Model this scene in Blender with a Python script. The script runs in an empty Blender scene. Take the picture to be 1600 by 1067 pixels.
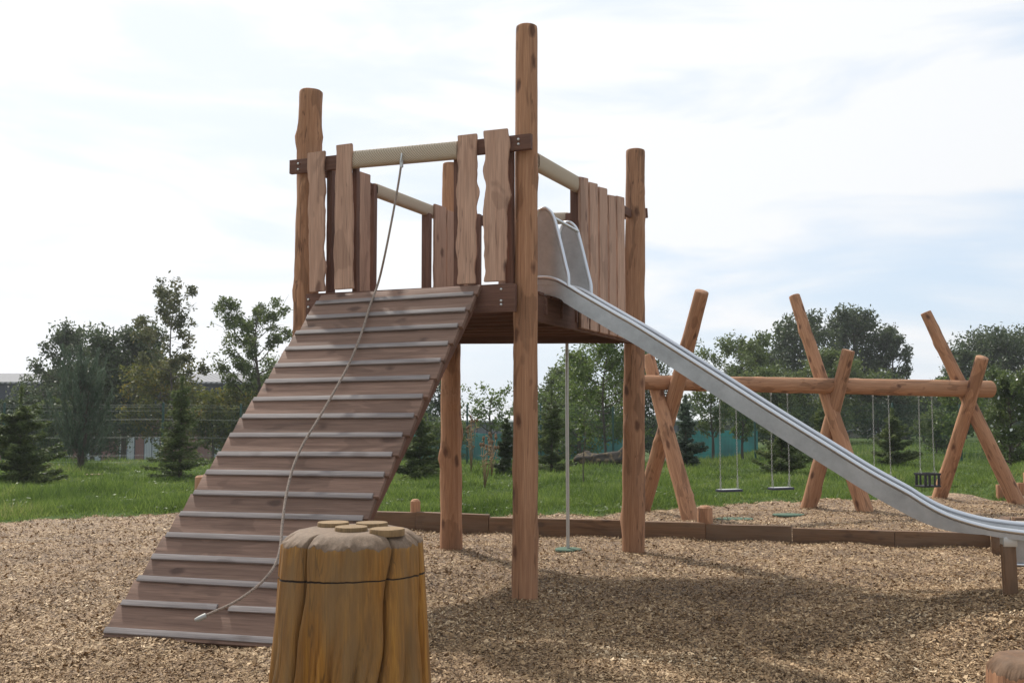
import bpy, bmesh, math, random
import numpy as np
from mathutils import Vector, Matrix, noise as mnoise
random.seed(7)
SC = bpy.context.scene
COL = SC.collection
# ------------------------------------------------------------------ camera
F_PX = 1550.0; EYE = 1.7; HORIZ = 648.0
TH = math.atan((HORIZ - 533.5) / F_PX)
cam = bpy.data.cameras.new('camera'); cam.sensor_width = 36; cam.lens = 36 * F_PX / 1600
cam.clip_end = 6000; cam.clip_start = 0.05
camo = bpy.data.objects.new('camera', cam); COL.objects.link(camo)
camo.location = (0, 0, EYE); camo.rotation_euler = (math.radians(90) + TH, 0, 0)
SC.camera = camo
# ------------------------------------------------------------------ light
SUN = Vector((-0.50, 0.78, 0.98)).normalized()
sl = bpy.data.lights.new('sun', 'SUN'); sl.energy = 3.6; sl.angle = math.radians(2.2); sl.color = (1, .95, .87)
so = bpy.data.objects.new('sun', sl); COL.objects.link(so)
so.rotation_euler = SUN.to_track_quat('Z', 'Y').to_euler()
W = bpy.data.worlds.new('World'); SC.world = W; W.use_nodes = True
wn, wl = W.node_tree.nodes, W.node_tree.links
wn.clear()
wout = wn.new('ShaderNodeOutputWorld'); wbg = wn.new('ShaderNodeBackground')
wl.new(wbg.outputs[0], wout.inputs[0])
sky = wn.new('ShaderNodeTexSky'); sky.sky_type = 'NISHITA'; sky.sun_disc = False
sky.sun_elevation = math.asin(SUN.z); sky.sun_rotation = math.atan2(SUN.x, SUN.y)
sky.air_density = 1.0; sky.dust_density = 1.5
wbg.inputs['Strength'].default_value = 0.10
tc = wn.new('ShaderNodeTexCoord')
mp = wn.new('ShaderNodeMapping'); mp.inputs['Scale'].default_value = (1.0, 1.0, 5.0); mp.inputs['Rotation'].default_value = (0, .12, 0)
wl.new(tc.outputs['Generated'], mp.inputs[0])
n1 = wn.new('ShaderNodeTexNoise'); n1.inputs['Scale'].default_value = 2.6; n1.inputs['Detail'].default_value = 9; n1.inputs['Roughness'].default_value = .52; n1.inputs['Distortion'].default_value = .5
wl.new(mp.outputs[0], n1.inputs['Vector'])
rp = wn.new('ShaderNodeMapRange'); rp.interpolation_type = 'SMOOTHSTEP'
rp.inputs['From Min'].default_value = .33; rp.inputs['From Max'].default_value = .64
rp.inputs['To Min'].default_value = .12; rp.inputs['To Max'].default_value = 1.0
wl.new(n1.outputs['Fac'], rp.inputs['Value'])
# thin cloud is thickest and brightest round the sun
dt = wn.new('ShaderNodeVectorMath'); dt.operation = 'DOT_PRODUCT'
nv = wn.new('ShaderNodeVectorMath'); nv.operation = 'NORMALIZE'; wl.new(tc.outputs['Generated'], nv.inputs[0])
wl.new(nv.outputs[0], dt.inputs[0]); dt.inputs[1].default_value = tuple(SUN)
gl = wn.new('ShaderNodeMapRange'); gl.inputs['From Min'].default_value = .40; gl.inputs['From Max'].default_value = .85
gl.inputs['To Min'].default_value = 0; gl.inputs['To Max'].default_value = .55
wl.new(dt.outputs['Value'], gl.inputs['Value'])
ad = wn.new('ShaderNodeMath'); ad.operation = 'ADD'; ad.use_clamp = True
wl.new(rp.outputs[0], ad.inputs[0]); wl.new(gl.outputs[0], ad.inputs[1])
br = wn.new('ShaderNodeMapRange'); br.inputs['From Min'].default_value = 0.2; br.inputs['From Max'].default_value = .85
br.inputs['To Min'].default_value = 7.4; br.inputs['To Max'].default_value = 8.8
wl.new(dt.outputs['Value'], br.inputs['Value'])
cc = wn.new('ShaderNodeVectorMath'); cc.operation = 'SCALE'; cc.inputs[0].default_value = (.955, .975, 1.0)
wl.new(br.outputs[0], cc.inputs['Scale'])
mx = wn.new('ShaderNodeMix'); mx.data_type = 'RGBA'
gp = wn.new('ShaderNodeMix'); gp.data_type = 'RGBA'; gp.inputs['Factor'].default_value = .72; wl.new(sky.outputs[0], gp.inputs['A']); gp.inputs['B'].default_value = (5.2, 6.6, 8.3, 1)
wl.new(ad.outputs[0], mx.inputs['Factor']); wl.new(gp.outputs['Result'], mx.inputs['A']); wl.new(cc.outputs[0], mx.inputs['B'])
wl.new(mx.outputs['Result'], wbg.inputs['Color'])
SC.view_settings.view_transform = 'Standard'; SC.view_settings.look = 'None'
SC.view_settings.exposure = 0.30; SC.view_settings.gamma = 1.0
SC.render.engine = 'CYCLES'
SC.cycles.max_bounces = 8; SC.cycles.transparent_max_bounces = 8

# ------------------------------------------------------------------ photo -> world helpers
def ray(px, py):
    c, s = math.cos(TH), math.sin(TH)
    a = (px - 800) / F_PX; b = (533.5 - py) / F_PX
    return Vector((a, c - s * b, s + c * b))
def at(px, py, Y):
    d = ray(px, py); return Vector((0, 0, EYE)) + d * (Y / d.y)
def gnd(px, py, z=0.0):
    d = ray(px, py); return Vector((0, 0, EYE)) + d * ((z - EYE) / d.z)
def onp(px, py, A, B):
    n = Vector((-(B.y - A.y), B.x - A.x, 0)); d = ray(px, py)
    o = Vector((0, 0, EYE)); return o + d * ((Vector((A.x, A.y, 0)) - o).dot(n) / d.dot(n))
def sm(a, b, x):
    t = np.clip((x - a) / (b - a), 0, 1); return t * t * (3 - 2 * t)
MB = gnd(1150, 779)
def T(x, y):
    x = np.asarray(x, float); y = np.asarray(y, float)
    fall = -2.4 * np.clip((y - 34.5) / 47, 0, 1) * (1 - sm(.16, .30, x / np.maximum(y, 1)))
    fall = fall * sm(34.5, 37, y)
    n = (.06 * np.sin(x * .9 + 1.3) * np.cos(y * .7) + .025 * np.sin(x * 2.1 + y * 1.7) + .02 * np.sin(x * 3.3 - y * 2.9)) * sm(15.5, 19, y)
    m = .22 * np.exp(-(((x - 4.3) / 1.5) ** 2 + ((y - 8.2) / 1.1) ** 2))
    mr = 1.0 * np.exp(-(((x - 12.3) / 1.5) ** 2 + ((y - 21.6) / 1.8) ** 2))
    chips = .012 * np.sin(x * 1.9 + y) * np.sin(y * 2.3 - x * .7) * (1 - sm(15, 17, y))
    return fall + n + m + mr + chips
def Tz(x, y): return float(T(x, y))

# ------------------------------------------------------------------ scene graph helpers
WMAT = {}
def put(o, M, parent):
    WMAT[o.name] = M
    if parent is not None:
        o.parent = parent; o.matrix_basis = WMAT[parent.name].inverted() @ M
    else:
        o.matrix_basis = M
    return o
def thing(name, loc, label, cat, group=None):
    o = bpy.data.objects.new(name, None); COL.objects.link(o); o.empty_display_size = .2
    put(o, Matrix.Translation(Vector(loc)), None)
    o['label'] = label; o['category'] = cat
    if group: o['group'] = group
    return o
def mkobj(name, me, mat, parent=None, M=None, label=None, cat=None, group=None, kind=None, smooth=True):
    o = bpy.data.objects.new(name, me); COL.objects.link(o)
    for m in (mat if isinstance(mat, (list, tuple)) else [mat]): me.materials.append(m)
    if smooth:
        me.polygons.foreach_set('use_smooth', [True] * len(me.polygons))
    put(o, M or Matrix.Identity(4), parent)
    if label: o['label'] = label
    if cat: o['category'] = cat
    if group: o['group'] = group
    if kind: o['kind'] = kind
    return o
def arrmesh(name, v, f):
    v = np.asarray(v, np.float32); f = np.asarray(f, np.int32); k = f.shape[1]
    me = bpy.data.meshes.new(name)
    me.vertices.add(len(v)); me.vertices.foreach_set('co', v.ravel())
    me.loops.add(f.size); me.loops.foreach_set('vertex_index', f.ravel())
    me.polygons.add(len(f)); me.polygons.foreach_set('loop_start', np.arange(0, f.size, k, dtype=np.int32))
    try: me.polygons.foreach_set('loop_total', np.full(len(f), k, np.int32))
    except Exception: pass
    me.update(calc_edges=True); return me
def pymesh(name, v, f):
    me = bpy.data.meshes.new(name); me.from_pydata([tuple(p) for p in v], [], f); me.update(); return me
def frame(p0, p1, ref=Vector((0, 0, 1))):
    """matrix at p0 whose z runs to p1; x is horizontal where possible"""
    p0 = Vector(p0); z = (Vector(p1) - p0).normalized()
    x = ref.cross(z)
    if x.length < .05: x = Vector((1, 0, 0)) - z * z.x
    x.normalize(); y = z.cross(x)
    M = Matrix((x, y, z)).transposed().to_4x4(); M.translation = p0; return M
def autosmooth(me, ang=35):
    me.polygons.foreach_set('use_smooth', [True] * len(me.polygons))
    try: me.set_sharp_from_angle(angle=math.radians(ang))
    except Exception: pass
def box_me(name, sx, sy, z0, z1, bev=.006, jit=0.0, seed=0):
    bm = bmesh.new(); bmesh.ops.create_cube(bm, size=1)
    rnd = random.Random(seed)
    for v in bm.verts:
        v.co = Vector((v.co.x * sx, v.co.y * sy, z0 + (v.co.z + .5) * (z1 - z0)))
        if jit: v.co += Vector([rnd.uniform(-jit, jit) for _ in range(3)])
    if bev: bmesh.ops.bevel(bm, geom=bm.edges[:], offset=bev, segments=2, affect='EDGES', profile=.6)
    me = bpy.data.meshes.new(name); bm.to_mesh(me); bm.free(); autosmooth(me); return me
def bar(name, p0, p1, w, h, mat, parent=None, bev=.006, ref=Vector((0, 0, 1)), jit=.0015, **kw):
    """rectangular timber from p0 to p1: w sideways, h up"""
    M = frame(p0, p1, ref); L = (Vector(p1) - Vector(p0)).length
    me = box_me(name, w, h, 0, L, bev, jit, hash((round(L, 4), w)) & 999)
    return mkobj(name, me, mat, parent, M, smooth=False, **kw)
def log_me(name, L, r0, r1, seed=0, amp=.05, seg=28, cap=True, dome=.012, bend=0.0, knobs=5):
    rnd = random.Random(seed); n = max(6, int(L / .07)); V = []; Fc = []
    kn = [(rnd.uniform(.05, .95) * L, rnd.uniform(0, 6.28), rnd.uniform(.05, .14), rnd.uniform(.6, 1.4)) for _ in range(knobs)]
    zs = [L * i / n for i in range(n + 1)]
    zs = zs[:-1] + [L - dome * 1.6, L - dome * .5, L]
    for i, z in enumerate(zs):
        t = z / L; r = r0 + (r1 - r0) * t
        if cap and z > L - dome * 1.7: r *= (1 - .01 if z < L - dome else (.965 if z < L - .001 else .9))
        bx = bend * math.sin(math.pi * t)
        for k in range(seg):
            a = 2 * math.pi * k / seg
            q = Vector((math.cos(a) * 1.2, math.sin(a) * 1.2, z * 2.2 + seed * 7.7))
            rr = r * (1 + amp * mnoise.noise(q) + amp * .45 * mnoise.noise(q * 2.7))
            for kz, ka, ks, kh in kn:
                da = (a - ka + math.pi) % (2 * math.pi) - math.pi
                rr += r * .15 * amp / .05 * kh * math.exp(-((z - kz) / ks) ** 2 - (da / .5) ** 2)
            V.append((math.cos(a) * rr + bx, math.sin(a) * rr, z))
    R = len(zs)
    for i in range(R - 1):
        for k in range(seg):
            k2 = (k + 1) % seg
            Fc.append((i * seg + k, i * seg + k2, (i + 1) * seg + k2, (i + 1) * seg + k))
    Fc.append(tuple((R - 1) * seg + k for k in range(seg)))
    Fc.append(tuple(reversed(range(seg))))
    me = pymesh(name, V, Fc); autosmooth(me, 50); return me
def log(name, p0, p1, r0, r1, mat, parent=None, seed=0, amp=.05, bend=0, knobs=5, seg=28, **kw):
    M = frame(p0, p1); L = (Vector(p1) - Vector(p0)).length
    return mkobj(name, log_me(name, L, r0, r1, seed, amp, seg=seg, bend=bend, knobs=knobs), mat, parent, M, smooth=False, **kw)
def tube_arr(pts, radii, seg=8, cap=True):
    P = [Vector(p) for p in pts]; V = []; Fc = []
    for i, p in enumerate(P):
        d = (P[min(i + 1, len(P) - 1)] - P[max(i - 1, 0)])
        d = d.normalized() if d.length > 1e-9 else Vector((0, 0, 1))
        if i == 0:
            x = Vector((0, 0, 1)).cross(d)
            if x.length < .1: x = Vector((1, 0, 0))
        x = (x - d * x.dot(d)).normalized(); y = d.cross(x)
        r = radii[i] if hasattr(radii, '__len__') else radii
        for k in range(seg):
            a = 2 * math.pi * k / seg; V.append(p + (x * math.cos(a) + y * math.sin(a)) * r)
    for i in range(len(P) - 1):
        for k in range(seg):
            k2 = (k + 1) % seg; Fc.append((i * seg + k, i * seg + k2, (i + 1) * seg + k2, (i + 1) * seg + k))
    if cap:
        Fc.append(tuple(reversed(range(seg)))); Fc.append(tuple((len(P) - 1) * seg + k for k in range(seg)))
    return V, Fc
def join(parts):
    V = []; Fc = []
    for v, f in parts:
        o = len(V); V += [tuple(p) for p in v]; Fc += [tuple(i + o for i in q) for q in f]
    return V, Fc
def tube(name, pts, r, mat, parent=None, seg=10, **kw):
    v, f = tube_arr(pts, r, seg); p0 = Vector(pts[0])
    me = pymesh(name, [Vector(q) - p0 for q in v], f); autosmooth(me, 60)
    return mkobj(name, me, mat, parent, Matrix.Translation(p0), smooth=False, **kw)

# ------------------------------------------------------------------ materials
def nodes(name):
    m = bpy.data.materials.new(name); m.use_nodes = True
    nt = m.node_tree; b = nt.nodes['Principled BSDF']; return m, nt.nodes, nt.links, b
def ramp(N, stops):
    r = N.new('ShaderNodeValToRGB'); e = r.color_ramp.elements
    e[0].position, e[0].color = stops[0][0], (*stops[0][1], 1); e[1].position, e[1].color = stops[-1][0], (*stops[-1][1], 1)
    for p, c in stops[1:-1]:
        q = e.new(p); q.color = (*c, 1)
    return r
def wood(name, a, b, dark, knots=1.0, rough=.75, streak=1.0, bump=.25, grey=None, cracks=0, vary=.13):
    m, N, L, B = nodes(name)
    tc = N.new('ShaderNodeTexCoord'); oi = N.new('ShaderNodeObjectInfo')
    sc = N.new('ShaderNodeVectorMath'); sc.operation = 'SCALE'; sc.inputs[0].default_value = (31, 17, 43); L.new(oi.outputs['Random'], sc.inputs['Scale'])
    ad = N.new('ShaderNodeVectorMath'); ad.operation = 'ADD'; L.new(tc.outputs['Object'], ad.inputs[0]); L.new(sc.outputs[0], ad.inputs[1])
    def mapped(s):
        q = N.new('ShaderNodeMapping'); q.inputs['Scale'].default_value = s; L.new(ad.outputs[0], q.inputs[0]); return q.outputs[0]
    g = N.new('ShaderNodeTexNoise'); g.inputs['Scale'].default_value = 1; g.inputs['Detail'].default_value = 7; g.inputs['Roughness'].default_value = .62; g.inputs['Distortion'].default_value = .25
    L.new(mapped((34, 34, 1.3)), g.inputs['Vector'])
    r = ramp(N, [(.30, b), (.52, tuple((x + y) / 2 for x, y in zip(a, b))), (.70, a)]); L.new(g.outputs['Fac'], r.inputs[0])
    f = N.new('ShaderNodeTexNoise'); f.inputs['Scale'].default_value = 1; f.inputs['Detail'].default_value = 4; L.new(mapped((150, 150, 4)), f.inputs['Vector'])
    # patches left where bark was shaved
    pt = N.new('ShaderNodeTexNoise'); pt.inputs['Scale'].default_value = 1; pt.inputs['Detail'].default_value = 2.5; pt.inputs['Distortion'].default_value = .7; L.new(mapped((5.5, 5.5, 1.6)), pt.inputs['Vector'])
    pr = N.new('ShaderNodeMapRange'); pr.inputs['From Min'].default_value = .555; pr.inputs['From Max'].default_value = .585; pr.inputs['To Max'].default_value = .42 * streak; L.new(pt.outputs['Fac'], pr.inputs['Value'])
    m1 = N.new('ShaderNodeMix'); m1.data_type = 'RGBA'; m1.blend_type = 'MIX'
    L.new(pr.outputs[0], m1.inputs['Factor']); L.new(r.outputs[0], m1.inputs['A']); m1.inputs['B'].default_value = (*[x * .62 for x in b], 1)
    v = N.new('ShaderNodeTexVoronoi'); v.inputs['Scale'].default_value = 1
    dn = N.new('ShaderNodeTexNoise'); dn.inputs['Scale'].default_value = 9; L.new(ad.outputs[0], dn.inputs['Vector'])
    vm = N.new('ShaderNodeVectorMath'); vm.operation = 'MULTIPLY_ADD'; vm.inputs[1].default_value = (.25, .25, .25); L.new(dn.outputs['Color'], vm.inputs[0]); L.new(mapped((6.0, 6.0, 2.9)), vm.inputs[2])
    L.new(vm.outputs[0], v.inputs['Vector'])
    kr = N.new('ShaderNodeMapRange'); kr.inputs['From Min'].default_value = .13; kr.inputs['From Max'].default_value = .27; kr.inputs['To Min'].default_value = .85 * knots; kr.inputs['To Max'].default_value = 0
    L.new(v.outputs['Distance'], kr.inputs['Value'])
    sp = N.new('ShaderNodeSeparateColor'); L.new(v.outputs['Color'], sp.inputs[0])
    gt = N.new('ShaderNodeMath'); gt.operation = 'GREATER_THAN'; gt.inputs[1].default_value = .48; L.new(sp.outputs[0], gt.inputs[0])
    ml = N.new('ShaderNodeMath'); ml.operation = 'MULTIPLY'; L.new(gt.outputs[0], ml.inputs[0]); L.new(kr.outputs[0], ml.inputs[1])
    m2 = N.new('ShaderNodeMix'); m2.data_type = 'RGBA'; L.new(ml.outputs[0], m2.inputs['Factor']); L.new(m1.outputs['Result'], m2.inputs['A']); m2.inputs['B'].default_value = (*dark, 1)
    fr = N.new('ShaderNodeMapRange'); fr.inputs['From Min'].default_value = .3; fr.inputs['From Max'].default_value = .7; fr.inputs['To Min'].default_value = .78; fr.inputs['To Max'].default_value = 1.15; L.new(f.outputs['Fac'], fr.inputs['Value'])
    hv = N.new('ShaderNodeHueSaturation'); L.new(m2.outputs['Result'], hv.inputs['Color']); L.new(fr.outputs[0], hv.inputs['Value'])
    ro = N.new('ShaderNodeMapRange'); ro.inputs['To Min'].default_value = 1 - vary; ro.inputs['To Max'].default_value = 1 + vary * .9; L.new(oi.outputs['Random'], ro.inputs['Value'])
    h2 = N.new('ShaderNodeHueSaturation'); L.new(hv.outputs[0], h2.inputs['Color']); L.new(ro.outputs[0], h2.inputs['Value'])
    out = h2.outputs[0]
    if cracks:
        cn = N.new('ShaderNodeTexNoise'); cn.inputs['Scale'].default_value = 1; cn.inputs['Detail'].default_value = 3; L.new(mapped((13, 13, .55)), cn.inputs['Vector'])
        c1 = N.new('ShaderNodeMath'); c1.operation = 'SUBTRACT'; c1.inputs[1].default_value = .5; L.new(cn.outputs['Fac'], c1.inputs[0])
        c2_ = N.new('ShaderNodeMath'); c2_.operation = 'ABSOLUTE'; L.new(c1.outputs[0], c2_.inputs[0])
        c3 = N.new('ShaderNodeMapRange'); c3.inputs['From Min'].default_value = .004; c3.inputs['From Max'].default_value = .012; c3.inputs['To Min'].default_value = .6 * cracks; c3.inputs['To Max'].default_value = 0; L.new(c2_.outputs[0], c3.inputs['Value'])
        cg = N.new('ShaderNodeTexNoise'); cg.inputs['Scale'].default_value = 1; L.new(mapped((4, 4, 1.1)), cg.inputs['Vector'])
        c4 = N.new('ShaderNodeMapRange'); c4.inputs['From Min'].default_value = .5; c4.inputs['From Max'].default_value = .56; L.new(cg.outputs['Fac'], c4.inputs['Value'])
        c5 = N.new('ShaderNodeMath'); c5.operation = 'MULTIPLY'; L.new(c3.outputs[0], c5.inputs[0]); L.new(c4.outputs[0], c5.inputs[1])
        mc = N.new('ShaderNodeMix'); mc.data_type = 'RGBA'; L.new(c5.outputs[0], mc.inputs['Factor']); L.new(out, mc.inputs['A']); mc.inputs['B'].default_value = (*[x * .5 for x in dark], 1); out = mc.outputs['Result']
    if grey:
        gn = N.new('ShaderNodeTexNoise'); gn.inputs['Scale'].default_value = 1; gn.inputs['Detail'].default_value = 5; L.new(mapped((7, 7, 1.2)), gn.inputs['Vector'])
        gr = N.new('ShaderNodeMapRange'); gr.inputs['From Min'].default_value = .42; gr.inputs['From Max'].default_value = .66; gr.inputs['To Max'].default_value = .7; L.new(gn.outputs['Fac'], gr.inputs['Value'])
        m3 = N.new('ShaderNodeMix'); m3.data_type = 'RGBA'; L.new(gr.outputs[0], m3.inputs['Factor']); L.new(out, m3.inputs['A']); m3.inputs['B'].default_value = (*grey, 1); out = m3.outputs['Result']
    L.new(out, B.inputs['Base Color']); B.inputs['Roughness'].default_value = rough
    B.inputs['Specular IOR Level'].default_value = .3
    bp = N.new('ShaderNodeBump'); bp.inputs['Strength'].default_value = bump; bp.inputs['Distance'].default_value = .006
    mm = N.new('ShaderNodeMath'); mm.operation = 'ADD'; L.new(g.outputs['Fac'], mm.inputs[0]); L.new(f.outputs['Fac'], mm.inputs[1]); L.new(mm.outputs[0], bp.inputs['Height'])
    L.new(bp.outputs[0], B.inputs['Normal']); return m
M_LOG = wood('log_wood', (.47, .255, .142), (.32, .155, .08), (.10, .04, .022), knots=1.0, streak=1.35, cracks=1)
M_PLANK = wood('waney_plank_wood', (.52, .335, .24), (.38, .225, .155), (.13, .065, .045), streak=1.0, cracks=.7)
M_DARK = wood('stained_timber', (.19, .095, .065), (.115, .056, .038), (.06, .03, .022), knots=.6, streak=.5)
M_RAMP = wood('ramp_timber', (.26, .16, .115), (.16, .096, .07), (.07, .04, .03), knots=.9, streak=.9, vary=.22)
M_CLEAT = wood('weathered_cleat', (.31, .275, .26), (.20, .17, .16), (.13, .10, .09), knots=.6, streak=.4)
M_SLEEP = wood('sleeper_timber', (.21, .115, .06), (.12, .065, .034), (.05, .028, .018), knots=.8, grey=(.17, .11, .07))
M_STUMP = wood('stump_wood', (.46, .225, .04), (.21, .085, .015), (.09, .04, .014), knots=.3, streak=.8, bump=.8, grey=(.19, .125, .06), cracks=1)
M_STTOP = wood('stump_sawn_top', (.24, .165, .11), (.16, .108, .07), (.1, .06, .04), knots=0, streak=.5)
M_DISC = wood('sawn_disc', (.27, .175, .085), (.18, .115, .055), (.1, .06, .04), knots=0, streak=.4)
M_BARK = wood('bark', (.13, .105, .085), (.07, .055, .045), (.03, .025, .02), knots=.3, streak=.5, rough=.95)
def simple(name, c, rough=.6, metal=0, spec=.4, noise=0, scale=20):
    m, N, L, B = nodes(name)
    B.inputs['Base Color'].default_value = (*c, 1); B.inputs['Roughness'].default_value = rough; B.inputs['Metallic'].default_value = metal; B.inputs['Specular IOR Level'].default_value = spec
    if noise:
        tc = N.new('ShaderNodeTexCoord'); n = N.new('ShaderNodeTexNoise'); n.inputs['Scale'].default_value = scale; n.inputs['Detail'].default_value = 6; L.new(tc.outputs['Object'], n.inputs['Vector'])
        r = ramp(N, [(.3, tuple(x * (1 - noise) for x in c)), (.7, tuple(min(1, x * (1 + noise)) for x in c))]); L.new(n.outputs['Fac'], r.inputs[0]); L.new(r.outputs[0], B.inputs['Base Color'])
    return m
def steel(name, c, r0, r1, metal=.9):
    m, N, L, B = nodes(name)
    tc = N.new('ShaderNodeTexCoord'); mp = N.new('ShaderNodeMapping'); mp.inputs['Scale'].default_value = (2, 30, 30); L.new(tc.outputs['Object'], mp.inputs[0])
    n = N.new('ShaderNodeTexNoise'); n.inputs['Scale'].default_value = 2; n.inputs['Detail'].default_value = 6; L.new(mp.outputs[0], n.inputs['Vector'])
    r = N.new('ShaderNodeMapRange'); r.inputs['To Min'].default_value = r0; r.inputs['To Max'].default_value = r1; L.new(n.outputs['Fac'], r.inputs['Value']); L.new(r.outputs[0], B.inputs['Roughness'])
    n2 = N.new('ShaderNodeTexNoise'); n2.inputs['Scale'].default_value = 3.5; n2.inputs['Detail'].default_value = 8; n2.inputs['Roughness'].default_value = .7; L.new(tc.outputs['Object'], n2.inputs['Vector'])
    cr = ramp(N, [(.35, tuple(x * .72 for x in c)), (.65, c)]); L.new(n2.outputs['Fac'], cr.inputs[0]); L.new(cr.outputs[0], B.inputs['Base Color'])
    B.inputs['Metallic'].default_value = metal; return m
M_STEEL = steel('brushed_steel', (.47, .47, .47), .30, .5)
M_TUBE = simple('polished_steel_tube', (.62, .63, .65), .3, .9)
M_GALV = simple('galvanised', (.52, .52, .50), .45, .8)
M_CHAIN = simple('dull_chain', (.38, .38, .36), .6, .5)
M_BOLT = simple('bolt_zinc', (.6, .6, .58), .35, .85)
M_BLACK = simple('black_rubber', (.018, .018, .022), .6)
M_SEAT = simple('seat_rubber', (.03, .032, .06), .45)
M_MAT = simple('green_rubber_mat', (.075, .125, .085), .9, noise=.25, scale=60)
M_FENCE = simple('green_fence_coat', (.018, .06, .045), .5)
M_ROPE = simple('twisted_rope', (.27, .215, .175), .9, noise=.45, scale=90)
def rope_wrap_mat():
    m, N, L, B = nodes('rope_wrapping')
    tc = N.new('ShaderNodeTexCoord'); mp = N.new('ShaderNodeMapping'); mp.inputs['Rotation'].default_value = (.75, .75, 0); L.new(tc.outputs['Object'], mp.inputs[0])
    w = N.new('ShaderNodeTexWave'); w.bands_direction = 'Z'; w.inputs['Scale'].default_value = 22; w.inputs['Distortion'].default_value = .6; w.inputs['Detail'].default_value = 1; L.new(mp.outputs[0], w.inputs['Vector'])
    r = ramp(N, [(.1, (.33, .26, .185)), (.75, (.56, .47, .36))]); L.new(w.outputs['Fac'], r.inputs[0]); L.new(r.outputs[0], B.inputs['Base Color']); B.inputs['Roughness'].default_value = .95
    bp = N.new('ShaderNodeBump'); bp.inputs['Strength'].default_value = .5; bp.inputs['Distance'].default_value = .004; L.new(w.outputs['Fac'], bp.inputs['Height']); L.new(bp.outputs[0], B.inputs['Normal']); return m
M_WRAP = rope_wrap_mat()
def island_mat(name, stops, rough=.8, trans=0.0, spec=.3, noise_scale=None, tgain=1.0, nf=.5):
    """one colour per leaf / chip / blade"""
    m, N, L, B = nodes(name)
    g = N.new('ShaderNodeNewGeometry'); r = ramp(N, stops); fac = g.outputs['Random Per Island']
    if noise_scale:
        tc = N.new('ShaderNodeTexCoord'); n = N.new('ShaderNodeTexNoise'); n.inputs['Scale'].default_value = noise_scale; n.inputs['Detail'].default_value = 3; L.new(tc.outputs['Object'], n.inputs['Vector'])
        nr = N.new('ShaderNodeMapRange'); nr.inputs['From Min'].default_value = .3; nr.inputs['From Max'].default_value = .7; L.new(n.outputs['Fac'], nr.inputs['Value'])
        a = N.new('ShaderNodeMix'); a.data_type = 'FLOAT'; a.inputs['Factor'].default_value = nf; L.new(fac, a.inputs['A']); L.new(nr.outputs[0], a.inputs['B']); fac = a.outputs['Result']
    L.new(fac, r.inputs[0]); L.new(r.outputs[0], B.inputs['Base Color']); B.inputs['Roughness'].default_value = rough; B.inputs['Specular IOR Level'].default_value = spec
    if trans:
        t = N.new('ShaderNodeBsdfTranslucent'); mx = N.new('ShaderNodeMixShader'); mx.inputs[0].default_value = trans
        hs = N.new('ShaderNodeHueSaturation'); hs.inputs['Value'].default_value = 1.3 * tgain; hs.inputs['Hue'].default_value = .49; L.new(r.outputs[0], hs.inputs['Color']); L.new(hs.outputs[0], t.inputs[0])
        L.new(B.outputs[0], mx.inputs[1]); L.new(t.outputs[0], mx.inputs[2]); L.new(mx.outputs[0], N['Material Output'].inputs[0])
    return m
M_LEAF = island_mat('leaf_mid_green', [(0, (.045, .07, .02)), (.5, (.09, .125, .035)), (1, (.17, .20, .07))], .55, .35, noise_scale=.6)
M_LEAFL = island_mat('leaf_light_green', [(0, (.055, .09, .02)), (.6, (.10, .15, .035)), (1, (.17, .21, .07))], .5, .42, noise_scale=1)
M_LEAFD = island_mat('leaf_dark_green', [(0, (.03, .05, .022)), (.6, (.065, .09, .036)), (1, (.13, .155, .07))], .45, .32, noise_scale=.4)
M_LEAFY = island_mat('leaf_yellowing', [(0, (.05, .07, .02)), (.6, (.12, .13, .03)), (.85, (.22, .17, .03)), (1, (.38, .24, .04))], .6, .4, noise_scale=.9)
M_LEAFB = island_mat('leaf_bronze', [(0, (.05, .06, .03)), (.6, (.11, .12, .05)), (1, (.20, .16, .07))], .6, .35, noise_scale=1)
M_NEED = island_mat('spruce_needles', [(0, (.04, .065, .02)), (.6, (.10, .135, .042)), (1, (.22, .25, .08))], .6, .3, noise_scale=2)
M_PINE = island_mat('pine_needles', [(0, (.045, .07, .042)), (.6, (.085, .12, .075)), (1, (.15, .18, .12))], .7, .2, noise_scale=2)
M_GRASS = island_mat('grass_blades', [(0, (.03, .06, .012)), (.45, (.085, .14, .026)), (.8, (.16, .22, .05)), (1, (.30, .28, .12))], .6, .45, noise_scale=.5, tgain=1.1)
M_CHIP = island_mat('loose_wood_chip', [(0, (.10, .06, .035)), (.3, (.22, .135, .068)), (.7, (.40, .265, .14)), (.9, (.66, .49, .30)), (1, (.88, .76, .56))], .75, 0, .35, noise_scale=.8, nf=.28)
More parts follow.
